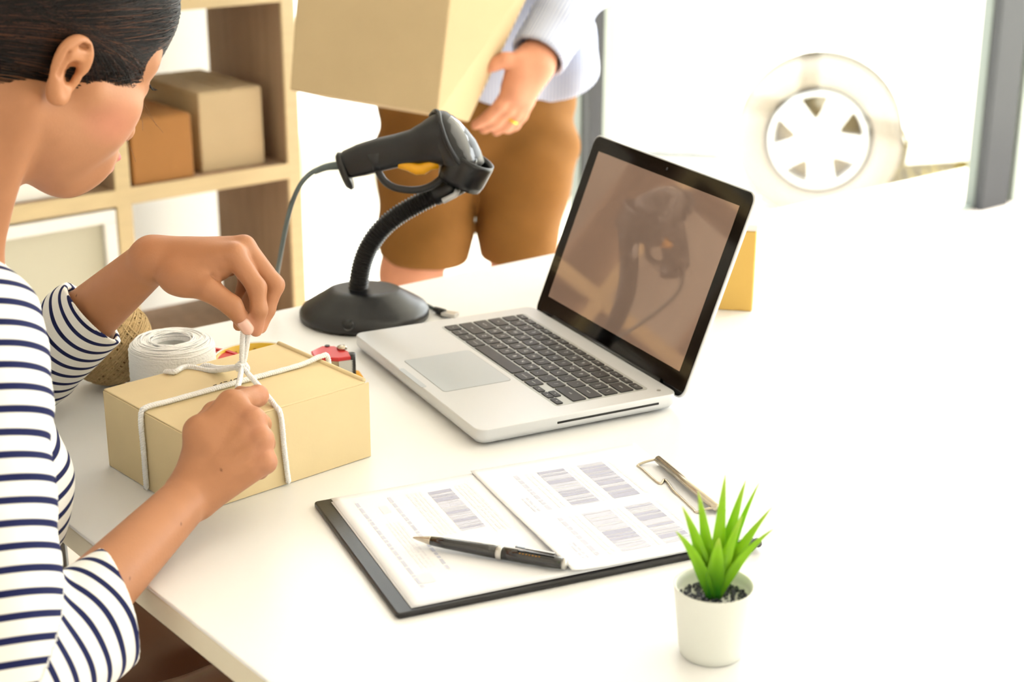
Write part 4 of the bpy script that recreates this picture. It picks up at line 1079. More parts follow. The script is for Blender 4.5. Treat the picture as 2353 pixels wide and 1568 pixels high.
# ears
def ear(s):
    g = []
    pts = [(.008, .000), (.0115, .010), (.0095, .0215), (.0015, .0292), (-.0095, .0290), (-.0172, .0205), (-.0190, .0070), (-.0160, -.0070), (-.0105, -.0175), (-.0040, -.0245), (.0020, -.0235), (.0045, -.0150)]
    rad = [.0026, .0032, .0036, .0040, .0042, .0042, .0040, .0038, .0042, .0052, .0044, .0030]
    def e3(y, z, out=0.): 
        back = -(y - .008)                                  # the rim stands off the head towards the back
        return hw(s * (.0735 + .30 * max(0, back) + .003 + out), y - .004, z + .004)
    pts = smooth_path(np.array(pts), 3) * .88; rad = np.interp(np.linspace(0, 1, len(pts)), np.linspace(0, 1, len(rad)), rad) * .92
    for i in range(len(pts) - 1): g.append(Cone(e3(*pts[i], .002), e3(*pts[i + 1], .002), rad[i], rad[i + 1], .003))
    g.append(Cone(e3(-.004, .012, -.003), e3(-.006, -.012, -.003), .0088, .0070, .006)); g.append(Cone(e3(.0, .018, -.004), e3(-.009, .014, -.003), .007, .006, .006))
    an = [(-.001, .019), (-.0085, .013), (-.0105, .003), (-.0075, -.008), (-.001, -.0125)]
    for i in range(len(an) - 1): g.append(Cone(e3(*an[i], .001), e3(*an[i + 1], .001), .0030, .0030, .003))
    g.append(Ell(e3(-.001, .001, .004), (.0100, .0068, .0095), HXm, .003, 's'))
    g.append(Cone(e3(-.013, .014, .0045), e3(-.0135, -.004, .0045), .0019, .0019, .003, 's'))
    g.append(Ell(e3(-.001, .0235, .0030), (.004, .0060, .0024), HXm, .003, 's'))
    g.append(Cone(e3(.0075, -.003, .002), e3(.0065, -.010, .001), .0034, .0030, .003))
    return Grp(g, .004)
head += [ear(1), ear(-1)]
# neck and torso
neck_t = hw(0, -.030, -.045); neck_b = NB + A(0, 0, -.01)
body = head + [Cone(neck_t, neck_b - U * .02, .044, .048, .03), Cone(hw(0, -.040, -.02), neck_b - U * .03, .042, .046, .03)]
# sternomastoid
body += [Cone(hw(.062, -.018, -.03), NB + U * .02 + V * .015 + A(0, 0, -.02), .009, .008, .02), Cone(hw(-.062, -.018, -.03), NB + U * .02 - V * .015 + A(0, 0, -.02), .009, .008, .02)]
TX = np.array([V, U, Z])
CHc = NB + A(-.005, -.01, -.15) - U * .035; WAc = NB + A(-.02, -.02, -.30) - U * .035; PEc = NB + A(-.05, -.03, -.44) - U * .03
def torso(off, k=.05):
    o = off
    t = [Cone(NB - A(0, 0, .03), CHc, .055 + o, .085 + o, k), Cone(sR * .92 + NB * .08 - A(0, 0, .004), NB - A(0, 0, .012) - U * .02, .044 + o, .050 + o, k * .6), Cone(sL * .92 + NB * .08 - A(0, 0, .004), NB - A(0, 0, .012) - U * .02, .044 + o, .050 + o, k * .6),
         Ell(CHc, (.138 + o, .092 + o, .15 + o), TX, k), Ell(WAc, (.118 + o, .086 + o, .16 + o), TX, k), Ell(PEc, (.155 + o, .115 + o, .12 + o), TX, k)]
    for s in (-1, 1): t.append(Ell(CHc + U * .052 + V * s * .066 + A(0, 0, -.015), (.054 + o, .050 + o, .060 + o), TX, .04))
    return t
body += torso(-.012)
# arms
body += [Cone(sR - A(0, 0, .012), eR, .036, .034, .03), Cone(eR, eR * .66 + wR * .34, .030, .0295, .006), Cone(eR * .66 + wR * .34, wR, .0295, .0205, .006)]
body += [Cone(sL - A(0, 0, .012), eL, .036, .034, .03), Cone(eL, eL * .66 + wL * .34, .030, .0305, .006), Cone(eL * .66 + wL * .34, wL, .0305, .0205, .006)]
# ---- right hand (near, fist seen from the back)
def F(*jr, k=.004): return Grp([Cone(jr[i][0], jr[i + 1][0], jr[i][1], jr[i + 1][1], k) for i in range(len(jr) - 1)], .0035)
rI, rM, rRg, rP = at(531, 928, 1.262), at(582, 966, 1.250), at(600, 1010, 1.240), at(609, 1062, 1.233)
wR2 = wR
hR_ = [Cone(wR2 + A(-.003, .002, .003), rI, .0175, .0105, .007), Cone(wR2, rM, .018, .0108, .006), Cone(wR2 + A(.004, -.002, -.002), rRg, .0175, .0104, .006), Cone(wR2 + A(.006, -.003, -.004), rP, .016, .0100, .006)]
body += hR_
body += [Cone(rI, rM, .0080, .0085, .005), Cone(rM, rRg, .0085, .0080, .005), Cone(rRg, rP, .0080, .0080, .005)]
rip, rid, rit = at(592, 910, 1.295), at(577, 912, 1.314), at(552, 904, 1.324)
body.append(F((rI, .0105), (rip, .0092), (rid, .0083), (rit, .0068)))
body.append(F((rM, .0105), (at(600, 975, 1.281), .0086), (at(583, 1000, 1.283), .0082), (at(565, 1010, 1.272), .0070)))
body.append(F((rRg, .0100), (at(609, 1020, 1.268), .0084), (at(593, 1044, 1.274), .0080), (at(575, 1050, 1.262), .0068)))
body.append(F((rP, .0092), (at(612, 1068, 1.252), .0076), (at(596, 1082, 1.258), .0072), (at(576, 1080, 1.252), .0062)))
tMR, tIR, tTR = at(456, 992, 1.240), at(492, 950, 1.273), at(540, 916, 1.308)
body += [Cone(at(452, 1090, 1.226), tMR, .0160, .0110, .008), Cone(tMR, at(500, 1000, 1.255), .011, .012, .010), Cone(at(470, 985, 1.242), rI, .0100, .0095, .008), Cone(at(480, 1020, 1.235), rI * .7 + rM * .3, .014, .010, .008)]
body.append(F((tMR, .0112), (tIR, .0098), (tTR, .0078)))
# knuckle tendons on the back of the right hand
for kn in (rI, rM, rRg, rP):
    cdv = nrm(A(0, 0, CH) - kn); body.append(Cone(kn * .92 + wR2 * .08 + cdv * .0070, kn * .45 + wR2 * .55 + cdv * .0118, .0034, .0024, .005))
    body.append(Ell(kn + cdv * .0046, (.0076, .0076, .0076), None, .004))
# ---- left hand (far, pinching the cord, thumb side to the camera)
lI, lM, lR, lP = at(538, 586, 1.372), at(560, 568, 1.388), at(552, 572, 1.406), at(536, 582, 1.421)
body += [Cone(wL, lI, .0185, .0112, .008), Cone(wL, lM, .019, .0108, .007), Cone(wL, lR, .018, .0104, .007), Cone(wL, lP, .017, .0096, .007)]
body += [Cone(at(420, 638, 1.366), at(500, 612, 1.376), .0150, .0140, .010), Cone(at(440, 602, 1.392), at(520, 600, 1.405), .016, .015, .010)]
body.append(F((lI, .0106), (at(590, 661, 1.366), .0086), (at(595, 713, 1.360), .0076), (at(588, 760, 1.362), .0060)))
body.append(F((lM, .0108), (at(631, 655, 1.386), .0088), (at(612, 712, 1.378), .0078), (at(598, 752, 1.371), .0064)))
body.append(F((lR, .0100), (at(596, 640, 1.406), .0085), (at(578, 692, 1.396), .0076), (at(556, 722, 1.386), .0062)))
body.append(F((lP, .0090), (at(566, 636, 1.420), .0074), (at(553, 690, 1.405), .0068), (at(549, 748, 1.388), .0056)))
tC, tM, tI, tT = at(405, 636, 1.368), at(478, 664, 1.356), at(533, 703, 1.352), at(566, 750, 1.357)
body += [Cone(tC, tM, .0160, .0112, .010)]
body.append(F((tM, .0112), (tI, .0092), (tT, .0066), k=.004))
# skin creases at the left thumb joint and between thumb and index
for i in range(4):
    c = tI + (tI - tM) * (-.10 + i * .09); camv = nrm(A(0, 0, CH) - c); ax = nrm(np.cross(nrm(tT - tI), camv))
    body.append(Cone(c + camv * .0098 + ax * .0055, c + camv * .0098 - ax * .0055, .0005, .0005, .0016, 's'))
for (x0, y0, x1, y1) in ((515, 606, 512, 630), (530, 608, 532, 640), (486, 634, 500, 646)):
    a_, b_ = at(x0, y0, 1.358), at(x1, y1, 1.358)
    body.append(Cone(a_, b_, .0012, .0012, .004, 's'))
# legs (seated)
kR, kL = PEc + U * .40 + V * .10 + A(0, 0, -.03), PEc + U * .40 - V * .10 + A(0, 0, -.03)
for kk, s in ((kR, 1), (kL, -1)):
    hp = PEc + V * s * .085 + A(0, 0, -.04); ft = kk + A(0, 0, 0) - U * .02; an_ = A(ft[0], ft[1], FLOOR + .075)
    body += [Cone(hp, kk, .072, .052, .03), Cone(kk, an_, .048, .034, .03), Cone(an_, A(an_[0], an_[1], FLOOR + .03) + U * .14, .034, .026, .02)]
lo = np.min([p.c - p.R for p in body if p.c is not None], 0) - .02; hi = np.max([p.c + p.R for p in body if p.c is not None], 0) + .02
def skin_col(P):
    n = len(P); c = np.tile(SKIN, (n, 1))
    L = (P - HO) @ HXm.T
    def spot(cn, r, col, amt):
        d = np.linalg.norm((L - np.array(cn)) / np.array(r), axis=1); k = np.clip(1.25 - d, 0, 1)[:, None] * amt; k = np.minimum(k, amt); c[:] = c * (1 - k) + np.array(lin(col)) * k
    face = np.clip(1 - np.linalg.norm((L - A(0, .05, -.02)) / A(.11, .09, .13), axis=1), 0, 1)[:, None]
    c[:] = c * (1 - face * .35) + np.array(lin((224, 172, 140))) * face * .35
    for s in (-1, 1): spot((s * .052, .052, -.018), (.026, .030, .022), (226, 140, 122), .55); spot((s * .078, -.002, .004), (.02, .03, .04), (206, 140, 92), .4)
    lipd = np.minimum(np.linalg.norm((L - A(0, .1035, -.0505)) / A(.022, .010, .0062), axis=1), np.linalg.norm((L - A(0, .1018, -.0612)) / A(.019, .010, .0072), axis=1))
    k = np.clip((1.12 - lipd) * 6, 0, 1)[:, None]; c[:] = c * (1 - k) + np.array(lin((206, 112, 118))) * k
    for s in (-1, 1):
        bd = np.linalg.norm((L - A(s * .033, .082, .036 )) / A(.021, .02, .0030), axis=1); k = np.clip((1.1 - bd) * 3, 0, .8)[:, None]; c[:] = c * (1 - k) + np.array(lin((60, 42, 34))) * k
    # fingertips and knuckles a little pinker
    for tp in (rip, rid, rM, rRg, rP, at(590, 758, 1.362), tT):
        d = np.linalg.norm(P - tp, axis=1); k = np.clip(1 - d / .02, 0, 1)[:, None] * .45; c[:] = c * (1 - k) + np.array(lin((226, 160, 134))) * k
    for tp, r in ((at(508, 1083, 1.20), .0016), (at(205, 690, 1.42), .0018), (at(343, 1317, 1.08), .0016), (at(415, 1205, 1.16), .0012)):
        d = np.linalg.norm(P - tp, axis=1)
        j = np.argmin(d); dj = np.linalg.norm(P - P[j], axis=1); k = np.clip((r - dj) / .0008, 0, .8)[:, None]; c[:] = c * (1 - k) + np.array(lin((96, 52, 34))) * k
    return c
def rebase(o): o.data.transform(Matrix.Translation(tuple(-WO))); return o
rebase(sdf_obj('body', body, .0018, lo, hi, 'skin', wm, color=skin_col))

# fingernails
def nail(tip, prev, up_, r, ln):
    T = nrm(tip - prev); Nn = nrm(up_ - T * np.dot(up_, T)); S = np.cross(T, Nn); vt = []; n = 8
    for i in range(n + 1):
        t = i / n; y = (t - .45) * ln; wv = r * .74 * (1 - .55 * max(0, (t - .7) / .3) ** 2) * (1 - .25 * max(0, (.2 - t) / .2) ** 2)
        for j in range(-3, 4):
            a = j / 3; vt.append(tip + T * y + S * wv * a + Nn * (r * (1.04 - .30 * a * a) - .25 * r * max(0, t - .6)))
    fs = [(i * 7 + j, i * 7 + j + 1, i * 7 + j + 8, i * 7 + j + 7) for i in range(n) for j in range(6)]
    o = pyobj('fingernail', [v - WO for v in vt], fs, 'nail', wm); md = o.modifiers.new('t', 'SOLIDIFY'); md.thickness = .0006; md.offset = 1
    return o
camv = nrm(A(0, 0, CH) - tT)
nail(tT - (tT - tI) * .10, tI, camv + A(-.10, 0, .0), .0074, .0150)
# eyelashes
for s in (-1, 1):
    parts = []
    for i in range(15):
        t = i / 14 * 2 - 1; a = hw(s * .033 + t * .0135, .0880 - .0035 * t * t, .0195 - .001 * t * t); b = hw(s * .033 + t * .0175, .0935 - .003 * t * t, .0178)
        parts.append(tube_vf(smooth_path([a, (a + b) / 2 + hU * -.002, b], 3) - WO, [.0006, .0006, .0005, .0005, .0003, .0002, .0001], 4))
    vt, fs = multi(parts); pyobj('eyelashes', vt, fs, 'lash', wm)

# ---- hair: swept back over the ears
hl_y = [-.13, -.095, -.060, -.030, -.020, -.004, .008, .016, .024, .040, .050, .060, .075, .095, .12]
hl_z = [-.060, -.050, -.025, .006, .028, .035, .034, .002, -.002, .014, .020, .026, .040, .052, .07]
def hairline(P):
    L = (P - HO) @ HXm.T; y = L[:, 1] + .0
    return (np.interp(y, hl_y, hl_z) - L[:, 2]) * .75
hc_c = A(0, -.012, .050); hc_r = A(.0735, .094, .080)
hair = [HE(tuple(hc_c), tuple(hc_r + .0062), .0), HE((0, .030, .010), (.0672, .0700, .085), .02), HE((0, -.055, -.005), (.056, .050, .05), .03), HE((0, .046, .072), (.058, .054, .048), .02), Fn(hairline, .006), HE((0, -.146, .012), (.036, .034, .038), .012),
        Ell(hw(.084, -.004, .010), (.016, .018, .022), HXm, .004, 's'), Ell(hw(-.084, -.004, .010), (.016, .018, .022), HXm, .004, 's')]
hob = rebase(sdf_obj('hair', hair, .0022, HO - .19, HO + .19, 'hair', wm))
def on_cap(d, lift):       # direction in head space -> point on the hair surface
    q = np.array(d) / hc_r; q = q / np.linalg.norm(q); return hc_c + q * (hc_r + lift)
def strands(N):
    r = RNG
    v_ = r.normal(size=(N * 6, 3)); v_ /= np.linalg.norm(v_, axis=1)[:, None]; v_[:, 0] = np.where(r.random(len(v_)) < .6, np.abs(v_[:, 0]), v_[:, 0])
    p_ = hc_c + v_ * hc_r; over = p_[:, 2] - np.interp(p_[:, 1], hl_y, hl_z); ok = (over > 0) & ((p_[:, 1] > -.03) | (r.random(len(v_)) < .4)) & ((over < .02) | (r.random(len(v_)) < .55))
    v_ = v_[ok][:N]; N = len(v_); d0 = v_ * hc_r; s_ = np.sign(v_[:, 0]); y0 = (hc_c + d0)[:, 1]; z0 = (hc_c + d0)[:, 2]
    end = np.stack([s_ * r.uniform(0, .03, N), np.full(N, -.100), -.070 + (z0 - .03) * .45 + r.uniform(-.008, .008, N)], -1)
    K = 14; f = np.linspace(0, 1, K)[None, :, None] * r.uniform(.9, 1.12, N)[:, None, None]; mid = 4 * f * (1 - f)
    sweep = np.clip(.052 - z0, 0, None) * 1.15 + r.uniform(0, .004, N) + r.normal(0, .003, N)
    d = d0[:, None] * (1 - f) + end[:, None] * f
    d = d + mid * np.stack([s_ * .02, np.zeros(N), sweep], -1)[:, None]
    qd = d / hc_r; qd /= np.linalg.norm(qd, axis=2, keepdims=True)
    lift = r.uniform(.0056, .0078, N)[:, None, None] + .0004 * np.sin(f * 9 + np.arange(N)[:, None, None]) + front_lift(d)[..., None]
    L = hc_c + qd * (hc_r + lift)
    flat = L.reshape(-1, 3); dirs = (qd * hc_r).reshape(-1, 3); dirs = dirs / np.linalg.norm(dirs, axis=1, keepdims=True); tgt = np.repeat(r.uniform(.0002, .0016, N), K)
    for _ in range(4): flat = flat + dirs * np.clip(tgt - fold(hair[:4], HO + flat @ HXm), -.012, .012)[:, None]
    L = flat.reshape(N, K, 3)
    T = np.gradient(L, axis=1); T /= np.linalg.norm(T, axis=2, keepdims=True) + 1e-9
    B = np.cross(T, qd); B /= np.linalg.norm(B, axis=2, keepdims=True) + 1e-9; Nn = np.cross(B, T)
    rad = np.ones(K); rad[0] = rad[-1] = .4; rad = rad[None, :, None] * r.uniform(.0002, .0004, N)[:, None, None]
    V_ = np.stack([L + rad * (math.cos(a) * B + math.sin(a) * Nn) for a in (0, 2.094, 4.189)], 2)       # N,K,3,3
    W_ = (HO + V_.reshape(-1, 3) @ HXm) - WO
    idx = np.arange(N * K * 3).reshape(N, K, 3); j2 = np.roll(idx, -1, axis=2)
    Q = np.stack([idx[:, :-1], j2[:, :-1], j2[:, 1:], idx[:, 1:]], -1).reshape(-1, 4)
    band = .5 + .5 * np.sin(z0 * 160 + y0 * 60); rr_ = r.random(N) - .22 * band * (y0 > 0)
    pal = np.array([lin(c) for c in ((9, 6, 6), (22, 14, 11), (50, 31, 23), (84, 52, 37))])
    col = pal[np.select([rr_ > .34, rr_ > .14, rr_ > -.02], [0, 1, 2], 3)] * r.uniform(.7, 1.2, N)[:, None]
    return W_, Q, np.repeat(col, K * 3, axis=0)
def front_lift(d): return .008 * np.clip((d[..., 1] - .02) / .05, 0, 1) * np.clip((d[..., 2] + .0) / .04, 0, 1)
W_, Q_, C_ = strands(6000)
me = bpy.data.meshes.new('hair_strands'); me.vertices.add(len(W_)); me.vertices.foreach_set('co', W_.astype(np.float32).ravel())
me.loops.add(4 * len(Q_)); me.loops.foreach_set('vertex_index', Q_.astype(np.int32).ravel()); me.polygons.add(len(Q_)); me.polygons.foreach_set('loop_start', np.arange(len(Q_), dtype=np.int32) * 4)
me.polygons.foreach_set('use_smooth', np.ones(len(Q_), bool)); me.update(calc_edges=True); me.materials.append(M['strand']); set_attr(me, 'Col', C_)
o = link(bpy.data.objects.new('hair_strands', me), hob); o['kind'] = 'stuff'
# loose stray hairs by the cheek
parts = []; cols = []
for (p0, p1, p2) in (((318, 205), (335, 255), (375, 305)), ((312, 250), (326, 275), (328, 300)), ((290, 318), (302, 345), (312, 372)), ((320, 215), (345, 262), (360, 290))):
    v, f_ = tube_vf(smooth_path([at(*p0, 1.32) - WO, at(*p1, 1.31) - WO, at(*p2, 1.30) - WO], 6), .00016, 4); parts.append((v, f_)); cols += [np.array(lin((120, 84, 54)))] * len(v)
vt, fs = multi(parts); pyobj('stray_hairs', vt, fs, 'strand', hob, attr=('Col', np.array(cols)))

# ---- striped top
def path_param(path):
    Pth = np.array(path); sg = np.linalg.norm(np.diff(Pth, axis=0), axis=1); cum = np.r_[0, np.cumsum(sg)]
    def f(P):
        best = np.full(len(P), 1e9); out = np.zeros(len(P))
        for i in range(len(Pth) - 1):
            ba = Pth[i + 1] - Pth[i]; q = P - Pth[i]; t = q @ ba / (ba @ ba)
            tc = np.clip(t, 0 if i else -5, 1 if i < len(Pth) - 2 else 5); d = np.linalg.norm(q - tc[:, None] * ba, axis=1)
            m_ = d < best; best[m_] = d[m_]; out[m_] = cum[i] + tc[m_] * sg[i]
        return out
    return f
def bend(a, b, c, r=.07, n=10):
    p0 = b + nrm(a - b) * r; p2 = b + nrm(c - b) * r
    return [a] + [(1 - t) ** 2 * p0 + 2 * t * (1 - t) * b + t * t * p2 for t in np.linspace(0, 1, n)] + [c]
def wrinkle(amp, sc, seed=0.):
    def f(P): return amp * (np.sin(P[:, 0] * sc + seed + 2 * np.sin(P[:, 2] * sc * .7)) * np.sin(P[:, 1] * sc * 1.1 + P[:, 2] * sc * .8 + seed))
    return f
class Wr:       # a union whose surface is gently rumpled
    def __init__(s, prims, fn, k=.01): s.g = Grp(prims, k); s.c = s.g.c; s.R = s.g.R + .01; s.k = k; s.op = 'u'; s.fn = fn
    def d(s, P): return s.g.d(P) + s.fn(P)
sh_t = [Wr(torso(.006), wrinkle(.0018, 46.), .0), Ell(NB + A(0, 0, .050) + U * .015, (.088, .074, .046), TX, .006, 's')]
sh_t.append(Half(PEc + A(0, 0, -.03), (0, 0, -1), .004))
def torso_stripe(P): return P[:, 2] + .16 * ((P - NB) @ U) * 0 + .10 * ((P - NB) @ V)
lo_t = PEc - A(.26, .26, .12); hi_t = NB + A(.26, .26, .12)
lo_t = np.minimum(lo_t, np.min([sR, sL], 0) - .1); hi_t = np.maximum(hi_t, np.max([sR, sL], 0) + .1)
rebase(sdf_obj('shirt_body', sh_t, .0026, lo_t, hi_t, 'shirt', wm, stripe=torso_stripe))
def sleeve(S, E, W, tc, r_sh, r_el, r_cu, seed, cu=None, cn=None, sag=False):
    cu = E + (W - E) * tc if cu is None else cu; W = E + (cu - E) / tc; d = nrm(W - E); cn = d if cn is None else nrm(cn); dn = nrm(E - S)
    fold_pts = []
    pr = [Cone(S + nrm(NB - S) * .02, S + dn * .05, r_sh, r_sh * .97, .02), Cone(S, E, r_sh, r_el, .02), Cone(E, cu + d * .03, r_el * .98, r_cu, .012)]
    inn = nrm(nrm(S - E) + nrm(W - E))
    folds = []
    for i in range(5):     # soft folds fanning out of the inner elbow
        a = -1.0 + .5 * i; ax = nrm(np.cross(nrm(S - E), nrm(W - E))); q = Quaternion(Vector(ax), a); fd = np.array(q @ Vector(-inn))
        folds.append(Cone(E + inn * r_el * .6 + ax * .01, E + fd * r_el * 1.02 + ax * .016, .0030, .0050, .010))
    pr2 = [Wr(pr, wrinkle(.0016, 60., seed), .0)] + folds
    if sag: pr2.insert(1, Cone(E - A(0, 0, .012), cu - A(0, 0, .014) + d * .02, r_el * .85, r_cu * .86, .02))
    pr2 += [Half(cu, cn, .001), Cone(cu - d * .034 - A(0, 0, .002), cu + d * .06, r_cu * .9 - .002, r_cu - .0022, .001, 's')]
    d1 = nrm(E - S); n1 = nrm(-inn - d1 * np.dot(-inn, d1)); n2 = nrm(-inn - d * np.dot(-inn, d)); oo = .034; par_ = path_param(bend(S + n1 * oo, E - inn * oo / max(.5, np.dot(-inn, n1)), W + n2 * oo, .05, 24)); 
    lo_ = np.min([S, E, cu], 0) - .085; hi_ = np.max([S, E, cu], 0) + .085
    ob = rebase(sdf_obj('sleeve', pr2, .0019, lo_, hi_, 'shirt', wm, stripe=lambda P: par_(P) - par_(cu[None])[0] + .0025))
    # stitched hem at the cuff
    return ob
sleeve(sR, eR, wR, .50, .055, .045, .0400, 1., at(268, 1378, 1.085), nrm(wR - eR) * .6 + A(.5, -.1, -.05), True)
cuL = eL + (wL - eL) * .53; cdl = nrm(A(0, 0, CH) - cuL); dl = nrm(wL - eL)
sleeve(sL - A(0, 0, .004), eL, wL, .53, .050, .045, .0365, 3., cuL, dl - .85 * np.dot(dl, cdl) * cdl)
# ---- skirt over the lap
sk = [Ell(PEc + A(0, 0, -.03), (.175, .135, .115), TX, .03)]
for kk, s in ((kR, 1), (kL, -1)):
    hp = PEc + V * s * .085 + A(0, 0, -.04); sk.append(Cone(hp, kk, .090, .068, .04)); sk.append(Cone(kk, kk + A(0, 0, -.10), .066, .066, .03))
sk = [Wr(sk, wrinkle(.004, 36., 2.), .0), Half(PEc + A(0, 0, .05), (0, 0, 1), .01)]
rebase(sdf_obj('skirt', sk, .004, PEc - A(.25, .25, .3), PEc + A(.62, .62, .2), 'skirt', wm))
# stool she sits on
ST = A(PEc[0], PEc[1], 0)
so = thing('stool', 'round brown wooden stool under the seated woman', 'stool', (float(ST[0]), float(ST[1]), FLOOR))
seat_z = PEc[2] - .155 - FLOOR
lathe('seat', [(.001, seat_z - .04), (.165, seat_z - .04), (.175, seat_z - .03), (.175, seat_z - .01), (.165, seat_z), (.001, seat_z)], 'oakd', so, 40)
for a in (45, 135, 225, 315):
    ca, sa = math.cos(math.radians(a)), math.sin(math.radians(a)); tube('leg', [(ca * .12, sa * .12, seat_z - .04), (ca * .17, sa * .17, 0)], [.018, .014], 'oakd', so, 12)
tube('footring', [(.155 * math.cos(t), .155 * math.sin(t), seat_z * .4) for t in np.linspace(0, 2 * math.pi, 36, endpoint=False)], .009, 'grey', so, 10, closed=True)

# ================================================================== THE MAN WITH THE BOX
MY = 2.92
mn = thing('person', 'standing man in a pinstriped shirt and tan shorts carrying a box', 'person', tuple(map(float, (at(1090, 400, MY)[0], MY, FLOOR))))
MO = A(*mn.location)
def rebm(o): o.data.transform(Matrix.Translation(tuple(-MO))); return o
hipL, hipR = at(1000, 345, MY), at(1195, 345, MY)                     # image left / image right
knL, knR = at(945, 630, MY - .04), at(1196, 640, MY)
ankL = A(at(985, 640, MY)[0], MY + .03, FLOOR + .09); ankR = A(knR[0] + .01, MY + .04, FLOOR + .09)
pel = (hipL + hipR) / 2 + A(0, .02, .06); chest = at(1130, -250, MY + .02); neckm = A(chest[0], MY + .02, chest[2] + .27)
shA, shB = neckm + A(-.20, 0, -.06), neckm + A(.20, 0, -.06)
elA, elB = at(790, -70, MY + .02), at(1352, -70, MY - .12)
wrA, wrB = at(850, 60, MY - .03), at(1226, 148, MY - .275)
mb = [Ell(pel, (.15, .085, .12), None, .04), Ell(chest, (.16, .10, .21), None, .05), Cone(pel, chest, .085, .10, .05), Cone(shA, shB, .065, .065, .05), Cone(neckm - A(0, 0, .04), neckm + A(0, -.02, .09), .058, .056, .03),
      Cone(hipL, knL, .072, .056, .02), Cone(knL, knL * .62 + ankL * .38 + A(0, .02, 0), .054, .056, .03), Cone(knL * .62 + ankL * .38 + A(0, .02, 0), ankL, .055, .034, .03),
      Cone(hipR, knR, .072, .052, .02), Cone(knR, knR * .62 + ankR * .38 + A(0, .02, 0), .054, .056, .03), Cone(knR * .62 + ankR * .38 + A(0, .02, 0), ankR, .055, .034, .03),
      Cone(shA, elA, .05, .04, .03), Cone(elA, wrA, .04, .029, .02), Cone(shB, elB, .05, .04, .03), Cone(elB, wrB, .04, .028, .02)]
hdm = neckm + A(-.02, -.05, .20)
mb += [Ell(hdm + A(0, .01, .03), (.075, .095, .095), None, .03), Ell(hdm + A(0, -.03, -.03), (.06, .065, .085), None, .03), Cone(hdm + A(0, -.09, .01), hdm + A(0, -.115, -.03), .009, .012, .012), Ell(hdm + A(0, -.085, -.065), (.02, .012, .008), None, .01)]
for s in (-1, 1): mb += [Ell(hdm + A(s * .078, .01, -.005), (.01, .018, .03), None, .006), Ell(hdm + A(s * .032, -.097, .012), (.017, .012, .011), None, .01, 's'), Ell(hdm + A(s * .032, -.078, .01), (.014, .013, .012), None, .004)]
for an_ in (ankL, ankR): mb += [Cone(an_, A(an_[0], an_[1] - .02, FLOOR + .05), .036, .036, .02), Cone(A(an_[0], an_[1] + .03, FLOOR + .042), A(an_[0], an_[1] - .15, FLOOR + .030), .036, .024, .02)]
def hand(pts, yb):  # list of finger chains [(px,py,dy,r)...]
    return [Grp([Cone(at(*c[i][:2], yb + c[i][2]), at(*c[i + 1][:2], yb + c[i + 1][2]), c[i][3], c[i + 1][3], .006) for i in range(len(c) - 1)], .005) for c in pts]
HB = MY - .300
for q, r0, r1 in (((1180, 205, 0), .030, .016), ((1196, 222, .01), .028, .015), ((1208, 232, .02), .026, .014)): mb.append(Cone(wrB, at(q[0], q[1], HB + q[2]), r0, r1, .02))
mb += [Cone(at(1190, 150, HB), at(1180, 205, HB), .020, .018, .02)]
mb += hand([
    [(1195, 142, .0, .018), (1160, 138, -.012, .0125), (1136, 148, -.014, .0110), (1114, 158, -.010, .0095)],
    [(1178, 200, .0, .0135), (1150, 240, -.004, .0105), (1122, 268, .0, .0095), (1092, 288, .004, .0085)],
    [(1192, 212, .008, .0135), (1168, 252, .006, .0108), (1140, 280, .010, .0098), (1112, 298, .014, .0086)],
    [(1204, 222, .016, .0130), (1186, 260, .016, .0104), (1164, 288, .02, .0094), (1140, 302, .024, .0084)],
    [(1214, 232, .024, .0120), (1200, 266, .026, .0094), (1184, 288, .03, .0085), (1166, 300, .034, .0076)]], HB)
# far hand under the left side of the box (hidden by it)
mb += [Cone(wrA, wrA + A(.03, -.03, -.05), .028, .02, .02)]
for i in range(4): mb.append(Grp([Cone(wrA + A(.03 + .012 * i, -.03, -.05), wrA + A(.05 + .012 * i, -.05, -.075), .011, .010, .005), Cone(wrA + A(.05 + .012 * i, -.05, -.075), wrA + A(.05 + .012 * i, -.06, -.11), .010, .008, .005)], .005))
mb.append(Grp([Cone(wrA + A(.0, -.03, -.02), wrA + A(-.02, -.05, -.03), .012, .010, .006)], .006))
lo = np.min([p.c - p.R for p in mb], 0) - .02; hi = np.max([p.c + p.R for p in mb], 0) + .02
rebm(sdf_obj('body', mb, .0042, lo, hi, 'skin', mn, color=lambda P: np.tile(np.array(lin((214, 150, 118))), (len(P), 1))))
hm_ = [Ell(hdm + A(0, .016, .042), (.081, .100, .096), None, .0), Half(hdm + A(0, -.03, .03), nrm(A(0, -.8, -.5)), .01)]
rebm(sdf_obj('hair', hm_, .006, hdm - .16, hdm + .18, 'hair', mn))
# shorts
hemz = at(1000, 596, MY)[2]
shp = [Ell(pel + A(0, 0, .02), (.185, .125, .15), None, .03)]
shp += [Cone(hipL + A(-.008, 0, 0), at(974, 600, MY - .03), .104, .085, .012), Cone(hipR + A(.008, 0, 0), at(1190, 620, MY), .104, .068, .012)]
shp = [Wr(shp, wrinkle(.005, 30., 1.), .0), Half(A(0, 0, hemz), (-.06, 0, -1), .006), Half(pel + A(0, 0, .15), (0, 0, 1), .01)]
rebm(sdf_obj('shorts', shp, .005, pel - A(.34, .25, .62), pel + A(.34, .25, .24), 'shorts', mn))
